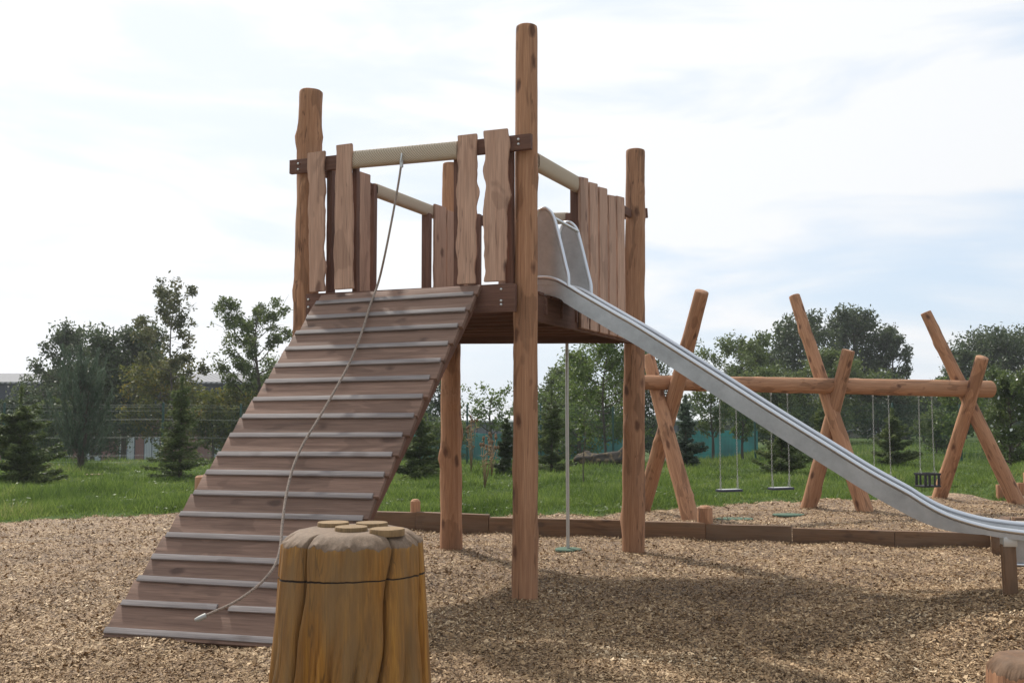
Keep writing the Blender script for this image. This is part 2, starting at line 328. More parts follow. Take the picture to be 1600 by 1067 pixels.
def ground_mat(name, stops, scale, bump, dist=.02, sub=None):
    m, N, L, B = nodes(name); tc = N.new('ShaderNodeTexCoord')
    n = N.new('ShaderNodeTexNoise'); n.inputs['Scale'].default_value = scale; n.inputs['Detail'].default_value = 10; n.inputs['Roughness'].default_value = .7; L.new(tc.outputs['Object'], n.inputs['Vector'])
    n2 = N.new('ShaderNodeTexNoise'); n2.inputs['Scale'].default_value = scale * .04; n2.inputs['Detail'].default_value = 4; L.new(tc.outputs['Object'], n2.inputs['Vector'])
    a = N.new('ShaderNodeMix'); a.data_type = 'FLOAT'; a.inputs['Factor'].default_value = .35; L.new(n.outputs['Fac'], a.inputs['A']); L.new(n2.outputs['Fac'], a.inputs['B'])
    r = ramp(N, stops); L.new(a.outputs['Result'], r.inputs[0]); L.new(r.outputs[0], B.inputs['Base Color']); B.inputs['Roughness'].default_value = .95; B.inputs['Specular IOR Level'].default_value = .1
    bp = N.new('ShaderNodeBump'); bp.inputs['Strength'].default_value = bump; bp.inputs['Distance'].default_value = dist; L.new(n.outputs['Fac'], bp.inputs['Height']); L.new(bp.outputs[0], B.inputs['Normal']); return m
M_GROUND = ground_mat('grassy_soil', [(.35, (.035, .05, .015)), (.5, (.055, .09, .022)), (.65, (.10, .12, .04))], 6, .6)
def chip_mat():
    m, N, L, B = nodes('wood_chip_surface'); tc = N.new('ShaderNodeTexCoord')
    dn = N.new('ShaderNodeTexNoise'); dn.inputs['Scale'].default_value = 25; L.new(tc.outputs['Object'], dn.inputs['Vector'])
    vm = N.new('ShaderNodeVectorMath'); vm.operation = 'MULTIPLY_ADD'; vm.inputs[1].default_value = (.05, .05, .05); L.new(dn.outputs['Color'], vm.inputs[0]); L.new(tc.outputs['Object'], vm.inputs[2])
    mp = N.new('ShaderNodeMapping'); mp.inputs['Scale'].default_value = (1, 1.8, 1); L.new(vm.outputs[0], mp.inputs[0])
    v = N.new('ShaderNodeTexVoronoi'); v.inputs['Scale'].default_value = 34; L.new(mp.outputs[0], v.inputs['Vector'])
    sp = N.new('ShaderNodeSeparateColor'); L.new(v.outputs['Color'], sp.inputs[0])
    r = ramp(N, [(0, (.055, .032, .02)), (.35, (.16, .095, .05)), (.75, (.33, .21, .115)), (1, (.60, .45, .28))]); L.new(sp.outputs[0], r.inputs[0])
    big = N.new('ShaderNodeTexNoise'); big.inputs['Scale'].default_value = 1.1; big.inputs['Detail'].default_value = 5; L.new(tc.outputs['Object'], big.inputs['Vector'])
    br = N.new('ShaderNodeMapRange'); br.inputs['From Min'].default_value = .3; br.inputs['From Max'].default_value = .7; br.inputs['To Min'].default_value = .7; br.inputs['To Max'].default_value = 1.15; L.new(big.outputs['Fac'], br.inputs['Value'])
    h = N.new('ShaderNodeHueSaturation'); L.new(r.outputs[0], h.inputs['Color']); L.new(br.outputs[0], h.inputs['Value']); L.new(h.outputs[0], B.inputs['Base Color'])
    B.inputs['Roughness'].default_value = .8
    bp = N.new('ShaderNodeBump'); bp.inputs['Strength'].default_value = .9; bp.inputs['Distance'].default_value = .012; L.new(v.outputs['Distance'], bp.inputs['Height']); L.new(bp.outputs[0], B.inputs['Normal']); return m
M_CHIPS = chip_mat()

# ------------------------------------------------------------------ ground
def edge_y(x):
    """far edge of the chips: world Y of the grass line for world X (from sight lines along the photo's edge)"""
    return np.interp(x, EX, EY) + .12 * np.sin(x * 3.1) + .10 * np.sin(x * 7.3 + 1) + .06 * np.sin(x * 17)
_pts = [(-700, 812), (0, 815), (130, 809), (300, 800), (640, 808), (800, 806), (960, 803), (1010, 795), (1100, 788), (1184, 783), (1300, 781), (1400, 775), (1475, 770), (1520, 776), (1560, 780), (1600, 776), (1800, 770)]
_g = [gnd(*p) for p in _pts]
EX = np.array([p.x for p in _g]); EY = np.array([p.y for p in _g])
def grid_mesh(name, xs, ys, zf):
    X, Y = np.meshgrid(xs, ys); Z = zf(X, Y); V = np.stack([X, Y, Z], -1).reshape(-1, 3)
    nx, ny = len(xs), len(ys); i = (np.arange(ny - 1)[:, None] * nx + np.arange(nx - 1)[None]).reshape(-1)
    return arrmesh(name, V, np.stack([i, i + 1, i + nx + 1, i + nx], -1))
def stretch(a, b, n, far, nf):
    mid = np.linspace(a, b, n); out = np.geomspace(1, far, nf)
    return out, mid
xs = np.concatenate([-40 - np.geomspace(1900, 1, 26), np.linspace(-40, 40, 260), 40 + np.geomspace(1, 1900, 26)])
ys = np.concatenate([-6 - np.geomspace(300, 1, 10), np.linspace(-6, 50, 190), 50 + np.geomspace(1, 2800, 44)])
def gz(X, Y):
    inside = (Y < edge_y(X) - .15)
    return T(X, Y) - np.where(inside, .11, 0)
mkobj('ground', grid_mesh('ground', xs, ys, gz), M_GROUND, kind='structure')
def build_chips():
    nx, ny = 420, 330
    x = np.linspace(-19, 19, nx); t = np.linspace(0, 1, ny)
    X, Tt = np.meshgrid(x, t); Y = -4 + (edge_y(X) + 4) * Tt
    rs = np.random.RandomState(3)
    Z = T(X, Y) - .012 + .012 * rs.rand(*X.shape) + .018 * np.sin(X * 5.1 + np.sin(Y * 3)) * np.sin(Y * 4.3 + X)
    Z -= .05 * (Tt > .9985)
    V = np.stack([X, Y, Z], -1).reshape(-1, 3); i = (np.arange(ny - 1)[:, None] * nx + np.arange(nx - 1)[None]).reshape(-1)
    mkobj('play_surface', arrmesh('play_surface', V, np.stack([i, i + 1, i + nx + 1, i + nx], -1)), M_CHIPS, kind='structure')
build_chips()
def quads(c, a, b):
    """c centres, a/b half-axis vectors -> rhomboid quads"""
    n = len(c); V = np.empty((n, 4, 3)); V[:, 0] = c - a; V[:, 1] = c - b * .9 + a * .1; V[:, 2] = c + a; V[:, 3] = c + b - a * .1
    return V.reshape(-1, 3), np.arange(n * 4).reshape(n, 4)
def loose_chips(n):
    rs = np.random.RandomState(11)
    u = rs.rand(n); y0, y1 = 3.8, 20.
    Y = (y0 ** -.6 + u * (y1 ** -.6 - y0 ** -.6)) ** (-1 / .6)
    X = (rs.rand(n) * 2 - 1) * (Y * .56 + .8)
    k = Y < edge_y(X) + .1 * rs.randn(n); X, Y = X[k], Y[k]; n = len(X)
    th = rs.rand(n) * 6.283; tilt = rs.randn(n) * .35; til2 = rs.randn(n) * .45
    L = np.clip(rs.lognormal(-4.68, .45, n), .004, .03) * (1 + Y * .03); Wd = L * (.25 + .35 * rs.rand(n))
    d = np.stack([np.cos(th) * np.cos(tilt), np.sin(th) * np.cos(tilt), np.sin(tilt)], -1)
    e = np.stack([-np.sin(th) * np.cos(til2), np.cos(th) * np.cos(til2), np.sin(til2)], -1)
    Z = T(X, Y) + .003 + .018 * np.sin(X * 5.1 + np.sin(Y * 3)) * np.sin(Y * 4.3 + X) + rs.rand(n) * .012
    V, Fq = quads(np.stack([X, Y, Z], -1), d * L[:, None], e * Wd[:, None])
    mkobj('wood_chips', arrmesh('wood_chips', V, Fq), M_CHIP, label='loose pale and brown wood chips covering the play area', cat='wood chips', kind='stuff', smooth=False)
loose_chips(820000)
def grass(n):
    rs = np.random.RandomState(5)
    u = rs.rand(n); y0, y1 = 14.5, 62.
    Y = (y0 ** -.7 + u * (y1 ** -.7 - y0 ** -.7)) ** (-1 / .7); X = (rs.rand(n) * 2 - 1) * (Y * .56 + 1)
    # tufts
    X += .05 * rs.randn(n); 
    k = Y > edge_y(X) + .06 * rs.randn(n); k &= ~((Y > 45) & (X / Y < .1))
    X, Y = X[k], Y[k]; n = len(X)
    patch = .5 + .5 * np.sin(X * 1.7 + 2 * np.sin(Y * .9)) * np.sin(Y * 1.3 + X * .6)
    h = (.05 + .15 * rs.rand(n) ** 2) * (.45 + 1.3 * patch ** 1.5); h *= sm(0, .5, Y - edge_y(X)) * .6 + .4
    w = .006 + .006 * rs.rand(n); w *= (Y / 18) ** .8
    th = rs.rand(n) * 6.283; lean = rs.randn(n, 2) * .45 * h[:, None]
    base = np.stack([X, Y, T(X, Y) - .01], -1); a = np.stack([np.cos(th) * w, np.sin(th) * w, 0 * w], -1)
    tip = base + np.stack([lean[:, 0], lean[:, 1], h], -1)
    V = np.stack([base - a, base + a, tip], 1).reshape(-1, 3)
    mkobj('meadow_grass', arrmesh('meadow_grass', V, np.arange(n * 3).reshape(n, 3)), M_GRASS, label='rough green grass growing beyond the wood chips', cat='grass', kind='stuff', smooth=False)
grass(520000)
def weeds():
    rs = np.random.RandomState(8); C = []
    for i in range(420):
        y = 15.5 + 18 * rs.rand() ** 1.3; x = (rs.rand() * 2 - 1) * y * .54
        if y < float(edge_y(x)) + .1: continue
        r = .05 + .10 * rs.rand(); m = 26
        p = rs.randn(m, 3) * np.array([r, r, r * .5]); p[:, 2] = np.abs(p[:, 2]) + .03; C.append(p + np.array([x, y, Tz(x, y)]))
    c = np.concatenate(C); n = len(c); d = rs.randn(n, 3); d[:, 2] *= .4; d /= np.linalg.norm(d, axis=1)[:, None]; e = np.cross(d, [0, 0, 1]) + .3 * rs.randn(n, 3)
    V, Fq = quads(c, d * .035, e * .018)
    mkobj('broadleaf_weeds', arrmesh('broadleaf_weeds', V, Fq), M_LEAFL, label='small broadleaf weeds and clover scattered through the grass', cat='weeds', kind='stuff', smooth=False)
weeds()

# ------------------------------------------------------------------ climbing tower
DEEP = 2635.0
def base_c(px, py, r): 
    g = gnd(px, py); g.y += r; g.x *= (g.y / (g.y - r)); return g
Fp = base_c(820, 940, .12); Rp = base_c(989, 863, .14); Bp = base_c(705, 861, .14)
YL = Fp.y * 1.098; Lp = at(470, 700, YL); Lp.z = 0
u = (Vector((Fp.x - Lp.x, Fp.y - Lp.y, 0))).normalized()       # along the front, left to right
nf = Vector((u.y, -u.x, 0));                                       # towards the camera
if nf.y > 0: nf = -nf
v = Vector((Rp.x - Fp.x, Rp.y - Fp.y, 0)).normalized()         # front to back on the right
nr = Vector((v.y, -v.x, 0))
if nr.x < 0: nr = -nr
lb = Vector((Bp.x - Lp.x, Bp.y - Lp.y, 0)).normalized()
bk = Vector((Rp.x - Bp.x, Rp.y - Bp.y, 0)).normalized()
nb = Vector((-bk.y, bk.x, 0))
tower = thing('climbing_tower', (Lp + Rp) / 2, 'tall timber climbing tower on four round log posts with plank and rope railings', 'climbing tower')
def post(c, pxb, pxt, pyt, r0, r1, seed, amp, lab):
    top = at(pxt, pyt, c.y); b = Vector((c.x, c.y, -.2))
    return log('post', b, top, r0, r1, M_LOG, tower, seed=seed, amp=amp, knobs=9, label=lab)
post(Fp, 820, 823, 42, .120, .105, 1, .03, 'tallest log post, nearest the camera')
post(Lp, 470, 486, 143, .130, .125, 2, .10, 'knobbly log post behind the top of the ramp')
post(Bp, 705, 704, 256, .142, .105, 3, .09, 'short rear log post')
post(Rp, 989, 993, 235, .146, .120, 4, .07, 'rear log post beside the slide')
# planes
A1 = Lp + nf * .16; B1 = Fp + nf * .16           # front rail and fascia plane (outside the posts)
def fr(px, py, off=0): return onp(px, py, A1 + nf * off, B1 + nf * off)
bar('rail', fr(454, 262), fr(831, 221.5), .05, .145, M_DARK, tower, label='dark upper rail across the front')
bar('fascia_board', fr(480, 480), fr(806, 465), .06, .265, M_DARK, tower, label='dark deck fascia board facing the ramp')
def wrap(name, p0, p1, w, h, lab):
    M = frame(p0, p1); L = (p1 - p0).length; pitch = .016; seg = 20; V = []; Fc = []
    n = int(L / pitch * 4)
    for i in range(n + 1):
        z = L * i / n; r = 1 + .03 * math.cos(2 * math.pi * z / pitch)
        for k in range(seg):
            a = 2 * math.pi * k / seg; c, s = math.cos(a), math.sin(a)
            q = (abs(c) ** 3 + abs(s) ** 3) ** (-1 / 3.)
            zz = min(L, max(0, z + .012 * c))
            V.append((c * q * w / 2 * r, s * q * h / 2 * r, zz))
    for i in range(n):
        for k in range(seg):
            k2 = (k + 1) % seg; Fc.append((i * seg + k, i * seg + k2, (i + 1) * seg + k2, (i + 1) * seg + k))
    Fc.append(tuple(reversed(range(seg)))); Fc.append(tuple(n * seg + k for k in range(seg)))
    me = pymesh(name, V, Fc); return mkobj(name, me, M_WRAP, tower, M, label=lab)
wrap('rope_wrapping', fr(548, 250.5), fr(718, 235), .10, .172, 'pale rope wound round the front rail')
def plank(pc0, pc1, w0, w1, mat, parent, udir, seed, th=.035, wav=.012, slant=0, name='plank', label=None, bumps=()):
    """waney-edged upright board; pc0 foot centre, pc1 top centre"""
    rnd = random.Random(seed); L = (pc1 - pc0).length; n = max(8, int(L / .035)); V = []; Fc = []
    z = (pc1 - pc0).normalized(); x = (udir - z * udir.dot(z)).normalized(); y = z.cross(x)
    M = Matrix((x, y, z)).transposed().to_4x4(); M.translation = pc0
    for i in range(n + 1):
        t = i / n; zz = L * t; w = (w0 + (w1 - w0) * t) / 2
        l = -w + wav * 1.5 * mnoise.noise(Vector((zz * 4.2, seed * 3.1, 0))) + wav * .5 * mnoise.noise(Vector((zz * 14, seed * 3.1, 4)))
        r = w + wav * 1.5 * mnoise.noise(Vector((zz * 4.2, seed * 5.7, 9))) + wav * .5 * mnoise.noise(Vector((zz * 14, seed * 3.1, 7)))
        for (bt, side, amp, wd) in bumps:
            e = amp * math.exp(-((t - bt) / wd) ** 2)
            if side > 0: r += e
            else: l -= e
        zl = zz + (slant if i == n else 0); zr = zz - (slant if i == n else 0)
        wy = .004 * mnoise.noise(Vector((zz * 3, seed, 2)))
        V += [(l, -th / 2 + wy, zl), (l + .25 * th, th / 2 + wy, zl), (r - .25 * th, th / 2 + wy, zr), (r, -th / 2 + wy, zr)]
    # rounded arris on the outer face
    for i in range(n):
        for k in range(4):
            k2 = (k + 1) % 4; Fc.append((i * 4 + k, (i + 1) * 4 + k, (i + 1) * 4 + k2, i * 4 + k2))
    Fc.append((0, 1, 2, 3)); Fc.append((n * 4 + 3, n * 4 + 2, n * 4 + 1, n * 4))
    bm = bmesh.new(); me = pymesh(name, V, Fc); bm.from_mesh(me); bmesh.ops.recalc_face_normals(bm, faces=bm.faces[:])
    sh = [e for e in bm.edges if e.calc_face_angle(0) > .8]
    bmesh.ops.bevel(bm, geom=sh, offset=.005, segments=2, affect='EDGES'); bm.to_mesh(me); bm.free(); autosmooth(me, 40)
    return mkobj(name, me, mat, parent, M, label=label, smooth=False)
def fplank(x0b, x1b, yb, x0t, x1t, yt, seed, wav, bumps=(), slant=0):
    o = .05
    a0, a1 = fr(x0b, yb, o), fr(x1b, yb, o); b0, b1 = fr(x0t, yt, o), fr(x1t, yt, o)
    c0 = (a0 + a1) / 2; c1 = (b0 + b1) / 2
    return plank(c0, c1, (a1 - a0).length, (b1 - b0).length, M_PLANK, tower, u, seed, wav=wav, bumps=bumps, slant=slant)
fplank(484, 508, 456, 482, 508, 238, 21, .017, [(.17, 1, .018, .04), (.70, 1, .015, .05), (.3, 1, -.012, .08)])
fplank(523, 553, 452, 526, 551, 226, 22, .010, [(.3, -1, .008, .2)])
fplank(714, 744, 444, 714, 746, 211, 23, .020, [(.60, 1, .035, .07), (.50, -1, -.01, .1)])
fplank(758, 792, 440, 758, 796, 203, 24, .020, [(.55, 1, .02, .06), (.43, -1, .03, .07), (.72, -1, .02, .06)])
# inner uprights behind the front boards
for (px, yt, w) in ((517.5, 268, .06), (556.5, 246, .05), (717, 240, .08), (797, 232, .07)):
    c0 = fr(px, 455, -.06); c1 = fr(px, yt, -.06); c0.z = 2.7
    bar('upright', c0, c1, .07, w, M_DARK, tower, ref=u)
# left side: rail seen from inside
A2 = Lp - Vector((lb.y, -lb.x, 0)) * .02 + u * .10; B2 = Bp + u * .10
def lf(px, py, off=0): 
    nl = -Vector((lb.y, -lb.x, 0)) 
    return onp(px, py, A2 + nl * off, B2 + nl * off)
bar('rail', lf(508, 268), lf(588, 298.5), .05, .12, M_DARK, tower, label='dark rail on the left side of the deck')
bar('rail', lf(672, 331), lf(722, 352), .05, .115, M_DARK, tower)
wrap('rope_wrapping', lf(585, 297), lf(680, 333), .10, .15, 'pale rope wound round the left rail')
def upright(f, px, yt, w, d=.08, off=0, mat=None, z0=2.75):
    c1 = f(px, yt, off); c0 = Vector((c1.x, c1.y, z0)); return bar('upright', c0, c1, d, w, mat or M_DARK, tower, ref=u)
upright(lf, 582, 288, .09); upright(lf, 667, 334, .10)
def side_plank(f, px0, px1, yt0, yt1, seed, off, wav, udir, z0=2.78, slant=0, mat=None):
    a, b = f(px0, yt0, off), f(px1, yt1, off); w = (Vector((a.x - b.x, a.y - b.y, 0))).length
    c1 = (a + b) / 2; c0 = Vector((c1.x, c1.y, z0)); return plank(c0, c1, w, w, mat or M_PLANK, tower, udir, seed, wav=wav, slant=slant)
side_plank(lf, 512, 522, 274, 274, 31, -.06, .006, lb)
side_plank(lf, 561, 578, 268, 274, 32, -.06, .012, lb)
side_plank(lf, 678, 696, 317, 326, 33, -.06, .008, lb)
side_plank(lf, 697, 714, 326, 336, 34, -.06, .006, lb)
side_plank(lf, 716, 730, 334, 340, 35, -.06, .006, lb)
# back side
A3 = Bp + nb * .13; B3 = Rp + nb * .13
def bf(px, py, off=0): return onp(px, py, A3 + nb * off, B3 + nb * off)
bar('rail', bf(700, 347.5), bf(806, 342.5), .05, .135, M_DARK, tower, label='dark rail at the back of the deck')
bar('rail', bf(884, 341), bf(1012, 333), .05, .125, M_DARK, tower)
wrap('rope_wrapping', bf(802, 343.5), bf(888, 341), .10, .15, 'pale rope wound round the back rail above the sliding pole')
for px, yt in ((747, 335), (799, 335), (889, 334)): upright(bf, px, yt, .07, off=-.06)
for i, px in enumerate((720, 737, 786, 905, 925, 945, 962)):
    side_plank(bf, px - 7, px + 7, 328, 328, 41 + i, .05, .006, bk)
# right side: rope, planks, fascia
A4 = Fp + nr * .01; B4 = Rp + nr * .03
def rf(px, py, off=0): return onp(px, py, A4 + nr * off, B4 + nr * off)
bar('rail', rf(838, 254), rf(984, 334), .05, .11, M_DARK, tower, label='dark upper rail above the slide entrance')
wrap('rope_wrapping', rf(836, 252.5), rf(903, 289.5), .10, .17, 'pale rope wound round the rail above the slide')
for i, (x0, x1, y0, y1) in enumerate(((904.5, 917, 273, 282), (919, 932, 281, 291), (934, 947, 290, 297), (949, 960, 302, 309), (962, 974, 303, 312))):
    a, b = rf(x0, y0, .05), rf(x1, y0, .05); w = Vector((a.x - b.x, a.y - b.y, 0)).length
    c1 = (rf(x0, y0, .05) + rf(x1, y1, .05)) / 2; c0 = Vector((c1.x, c1.y, 2.625))
    plank(c0, c1, w, w, M_PLANK, tower, v, 51 + i, wav=.006, slant=-.02)
upright(rf, 899, 280, .10, off=-.04)
# deck frame
H0, H1 = 2.60, 2.87
def z(p, h): return Vector((p.x, p.y, h))
hm = (H0 + H1) / 2
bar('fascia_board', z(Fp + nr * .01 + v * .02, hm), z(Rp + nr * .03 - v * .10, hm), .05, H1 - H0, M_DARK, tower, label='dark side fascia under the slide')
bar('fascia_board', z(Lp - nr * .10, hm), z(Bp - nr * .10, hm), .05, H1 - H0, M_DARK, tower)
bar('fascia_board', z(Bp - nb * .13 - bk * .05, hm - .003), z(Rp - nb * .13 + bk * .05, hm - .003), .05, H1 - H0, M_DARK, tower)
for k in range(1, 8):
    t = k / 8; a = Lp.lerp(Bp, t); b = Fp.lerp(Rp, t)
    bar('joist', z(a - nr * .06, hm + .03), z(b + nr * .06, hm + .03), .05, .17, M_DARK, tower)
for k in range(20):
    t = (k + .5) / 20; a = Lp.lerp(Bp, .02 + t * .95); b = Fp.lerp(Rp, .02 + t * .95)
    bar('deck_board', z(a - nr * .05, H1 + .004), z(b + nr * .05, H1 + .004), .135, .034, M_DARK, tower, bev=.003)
# bolts
def bolt(p, n, r=.013):
    V, Fc = tube_arr([p - n * .004, p + n * .006, p + n * .010], [r, r, r * .6], 10)
    me = pymesh('bolt_head', [Vector(q) - p for q in V], Fc); mkobj('bolt_head', me, M_BOLT, tower, Matrix.Translation(p))
for px, py in ((466, 256), (466, 265), (810, 218), (810, 225.5), (482, 468), (482, 480), (482, 493), (783, 452), (783, 470), (783, 476)):
    bolt(fr(px, py, .028 if py < 300 else .033), nf)

# ------------------------------------------------------------------ ramp
RTL, RTR = fr(503, 463, .035), fr(752, 447, .035)
RBL, RBR = gnd(158, 996), gnd(474, 1016)
ramp_t = thing('climbing_ramp', (RBL + RBR) / 2, 'steep plank ramp with pale grip battens leading up to the tower deck', 'ramp')
rn = (RTR - RTL).cross(RBL - RTL).normalized()
if rn.y > 0: rn = -rn
NB = 18
def rpt(s, t): return RTL.lerp(RTR, s).lerp(RBL.lerp(RBR, s), t)   # s across, t down
tb_ = [(k + .62) / (NB + .0) for k in range(NB)]; tv = [0] + tb_[:-1] + [1.0]
for k in range(NB):
    t0, t1 = tv[k], tv[k + 1]
    a = rpt(0, (t0 + t1) / 2); b = rpt(1, (t0 + t1) / 2); h = (rpt(.5, t1) - rpt(.5, t0)).length - .004
    M = frame(a, b, rn); rr = random.Random(k)
    e = rr.uniform(-.012, .012); L = (b - a).length
    me = box_me('ramp_plank', h, .04, e, L + rr.uniform(-.01, .01), .004, .001, k)
    # x axis = ref x z ; keep plank lying in the ramp plane
    mkobj('ramp_plank', me, M_RAMP, ramp_t, M, smooth=False)
    tb = t1 if k < NB - 1 else .988
    s0, s1 = rr.uniform(.0, .012), 1 - rr.uniform(.010, .026)
    if k == NB - 1: s1 = 1.0
    segs = [(s0, s1)]
    if k == NB - 2: segs = [(s0, .50), (.56, s1)]
    for q0, q1 in segs:
        a = rpt(q0, tb) + rn * .030; b = rpt(q1, tb) + rn * .030
        a += Vector((0, 0, rr.uniform(-.006, .006))); b += Vector((0, 0, rr.uniform(-.006, .006)))
        me = box_me('grip_batten', .050, .020, 0, (b - a).length, .003, .0015, k + 40)
        mkobj('grip_batten', me, M_CLEAT, ramp_t, frame(a, b, rn), smooth=False)
for s in (.04, .5, .96):
    bar('bearer', rpt(s, .02) - rn * .075, rpt(s, .985) - rn * .075, .06, .10, M_DARK, ramp_t, ref=rn)

# ------------------------------------------------------------------ climbing rope
rope_t = thing('climbing_rope', rpt(.5, .95), 'long thin rope hanging from the front rail down over the ramp', 'rope')
def rsurf(px, py, off=.05):
    n = rn; d = ray(px, py); o = Vector((0, 0, EYE)); p0 = RTL + rn * (.055 + off)
    return o + d * ((p0 - o).dot(n) / d.dot(n))
hook = fr(627.5, 246, .06)
ctrl = [hook + Vector((0, 0, -.05)), fr(622, 290, .09), fr(612, 345, .14), fr(601, 400, .18), rsurf(591, 442, .02)]
ctrl += [rsurf(x, y, .0) for x, y in ((578, 478), (565, 520), (546, 567), (522, 612), (497, 655), (474, 693), (458, 730), (447, 775), (441, 820), (438, 855), (430, 882), (413, 905), (390, 925), (362, 943), (335, 955), (322, 961))]
def smooth_path(c, n=8):
    out = []
    for i in range(len(c) - 1):
        p0, p1, p2, p3 = c[max(i - 1, 0)], c[i], c[i + 1], c[min(i + 2, len(c) - 1)]
        for j in range(n):
            t = j / n; out.append(.5 * ((2 * p1) + (p2 - p0) * t + (2 * p0 - 5 * p1 + 4 * p2 - p3) * t * t + (3 * p1 - p0 - 3 * p2 + p3) * t ** 3))
    return out + [c[-1]]
sp = smooth_path(ctrl, 8)
tube('rope', sp, .0112, M_ROPE, rope_t, 8)
tube('shackle', [hook + Vector((0, 0, .035)) , hook + nf * .03 + Vector((.015, 0, .01)), hook + nf * .02 + Vector((0, 0, -.05))], .010, M_GALV, rope_t, 8)
tube('end_fitting', [hook + Vector((0, 0, -.03)), hook + Vector((0, 0, -.10))], .018, M_GALV, rope_t, 10)
e0 = sp[-1]; tube('end_fitting', [e0, e0 + Vector((-.045, -.02, -.02)), e0 + Vector((-.075, -.02, -.03))], [.020, .020, .012], M_CHAIN, rope_t, 10)

# ------------------------------------------------------------------ slide
SA = at(846, 440, Fp.y + .38); SA.z = 0
dd = Vector((.93, -.365, 0)).normalized(); SB = SA + dd * 4
cr = Vector((-dd.y, dd.x, 0)); SW = .76
def sl_(px, py, off=0): return onp(px, py, SA + cr * off, SB + cr * off)
slide = thing('slide', z(sl_(870, 438), 0), 'long straight stainless steel slide running down from the tower to the right', 'slide')
npx = [(815, 436), (843, 434.5), (858, 435), (872, 439), (887, 447), (905, 458), (930, 472.5), (960, 490), (1000, 513), (1100, 576), (1200, 640), (1300, 702), (1350, 733), (1385, 753), (1420, 772), (1442, 786), (1465, 799), (1487, 808.5), (1510, 816), (1532, 822), (1555, 827), (1600, 833), (1660, 839)]
NP = [sl_(*p) for p in npx]
NPs = smooth_path(NP, 5)
def chute():
    V = []; n = len(NPs); W_ = SW
    tot = n - 1
    for i, p in enumerate(NPs):
        f = i / tot; xp = 800 + p.x / p.y * F_PX
        drop = .185 if xp < 1415 else .185 - .125 * min(1, (xp - 1415) / 115.)
        if xp < 880: drop = .17
        kd = 1 - .5 * min(1, max(0, (xp - 1400) / 140.)); fl = -.108 * kd
        prof = [(0, -drop), (0, 0), (.012, 0), (.02, -.05 * kd), (.035, -.082 * kd), (.07, -.098 * kd), (W_ - .07, -.098 * kd), (W_ - .035, -.082 * kd), (W_ - .02, -.05 * kd), (W_ - .012, 0), (W_, 0), (W_, -drop), (W_ - .008, -drop), (W_ - .008, fl), (.008, fl), (.008, -drop)]
        for a, b in prof: V.append(p + cr * a + Vector((0, 0, b)))
    k = 16; Fc = []
    for i in range(n - 1):
        for j in range(k):
            j2 = (j + 1) % k; Fc.append((i * k + j, (i + 1) * k + j, (i + 1) * k + j2, i * k + j2))
    me = pymesh('chute', [q - NPs[0] for q in V], Fc); autosmooth(me, 30)
    bm = bmesh.new(); bm.from_mesh(me); bmesh.ops.recalc_face_normals(bm, faces=bm.faces[:]); bm.to_mesh(me); bm.free()
    return mkobj('chute', me, M_STEEL, slide, Matrix.Translation(NPs[0]), smooth=False)
chute()
tube('edge_tube', [p + Vector((0, 0, .004)) + cr * .004 for p in NPs], .022, M_TUBE, slide, 12)
tube('edge_tube', [p + Vector((0, 0, .004)) + cr * (SW - .004) for p in NPs], .022, M_TUBE, slide, 12)
# hood panels at the top
hp = [(838, 445), (836, 360), (840, 333), (848, 326), (856, 328), (865, 340), (874, 373), (884, 415), (887.5, 430), (888, 447)]
HP = [sl_(*p) for p in hp]
def hood(off):
    a, b = cr * off, cr * (off + .008); ce = sum((p for p in HP), Vector()) / len(HP)
    P = smooth_path(HP, 4); n = len(P)
    V = [q + a - HP[0] for q in P] + [q + b - HP[0] for q in P]; Fc = [tuple(range(n)), tuple(reversed(range(n, 2 * n)))]
    for i in range(n):
        j = (i + 1) % n; Fc.append((i, i + n, j + n, j))
    me = pymesh('side_panel', V, Fc); mkobj('side_panel', me, M_STEEL, slide, Matrix.Translation(HP[0]), smooth=False)
    tube('panel_tube', [q + (a + b) / 2 for q in P], .019, M_TUBE, slide, 10)
hood(-.004); hood(SW - .004)
q = sl_(866, 341); tube('crossbar', [q, q + cr * SW], .018, M_TUBE, slide, 10)
# foot of the slide
lt = sl_(1576, 838) + cr * .05; lb_ = gnd(1582, 940, .14); lb_ = sl_(1583, 940) + cr * .02
bar('leg', Vector((lt.x + .01, lt.y, -.05)), Vector((lt.x - .005, lt.y, lt.z - .06)), .10, .065, M_SLEEP, slide, label='short timber leg under the slide foot')
bar('leg_bracket', Vector((lt.x, lt.y - .003, lt.z - .085)), Vector((lt.x, lt.y - .003, lt.z - .005)), .112, .078, M_GALV, slide)
lt2 = lt + cr * (SW - .1) + dd * .9; bar('leg', Vector((lt2.x, lt2.y, -.05)), Vector((lt2.x, lt2.y, lt2.z - .06)), .10, .065, M_SLEEP, slide)
pn = sl_(1588, 846) + cr * .12; pe = pn + dd * .9
def vpanel(p, q_, h, name, mat):
    th = cr * .012; V = [p, q_, q_ - Vector((0, 0, h)), p - Vector((0, 0, h))]; V = V + [x + th for x in V]
    me = pymesh(name, [x - p for x in V], [(0, 1, 2, 3), (7, 6, 5, 4), (0, 4, 5, 1), (1, 5, 6, 2), (2, 6, 7, 3), (3, 7, 4, 0)]); return mkobj(name, me, mat, slide, Matrix.Translation(p), smooth=False)
vpanel(pn, pe, .19, 'end_panel', M_STEEL)
tube('end_tube', [pn - Vector((0, 0, .2)), pe - Vector((0, 0, .2))], .018, M_TUBE, slide, 10)

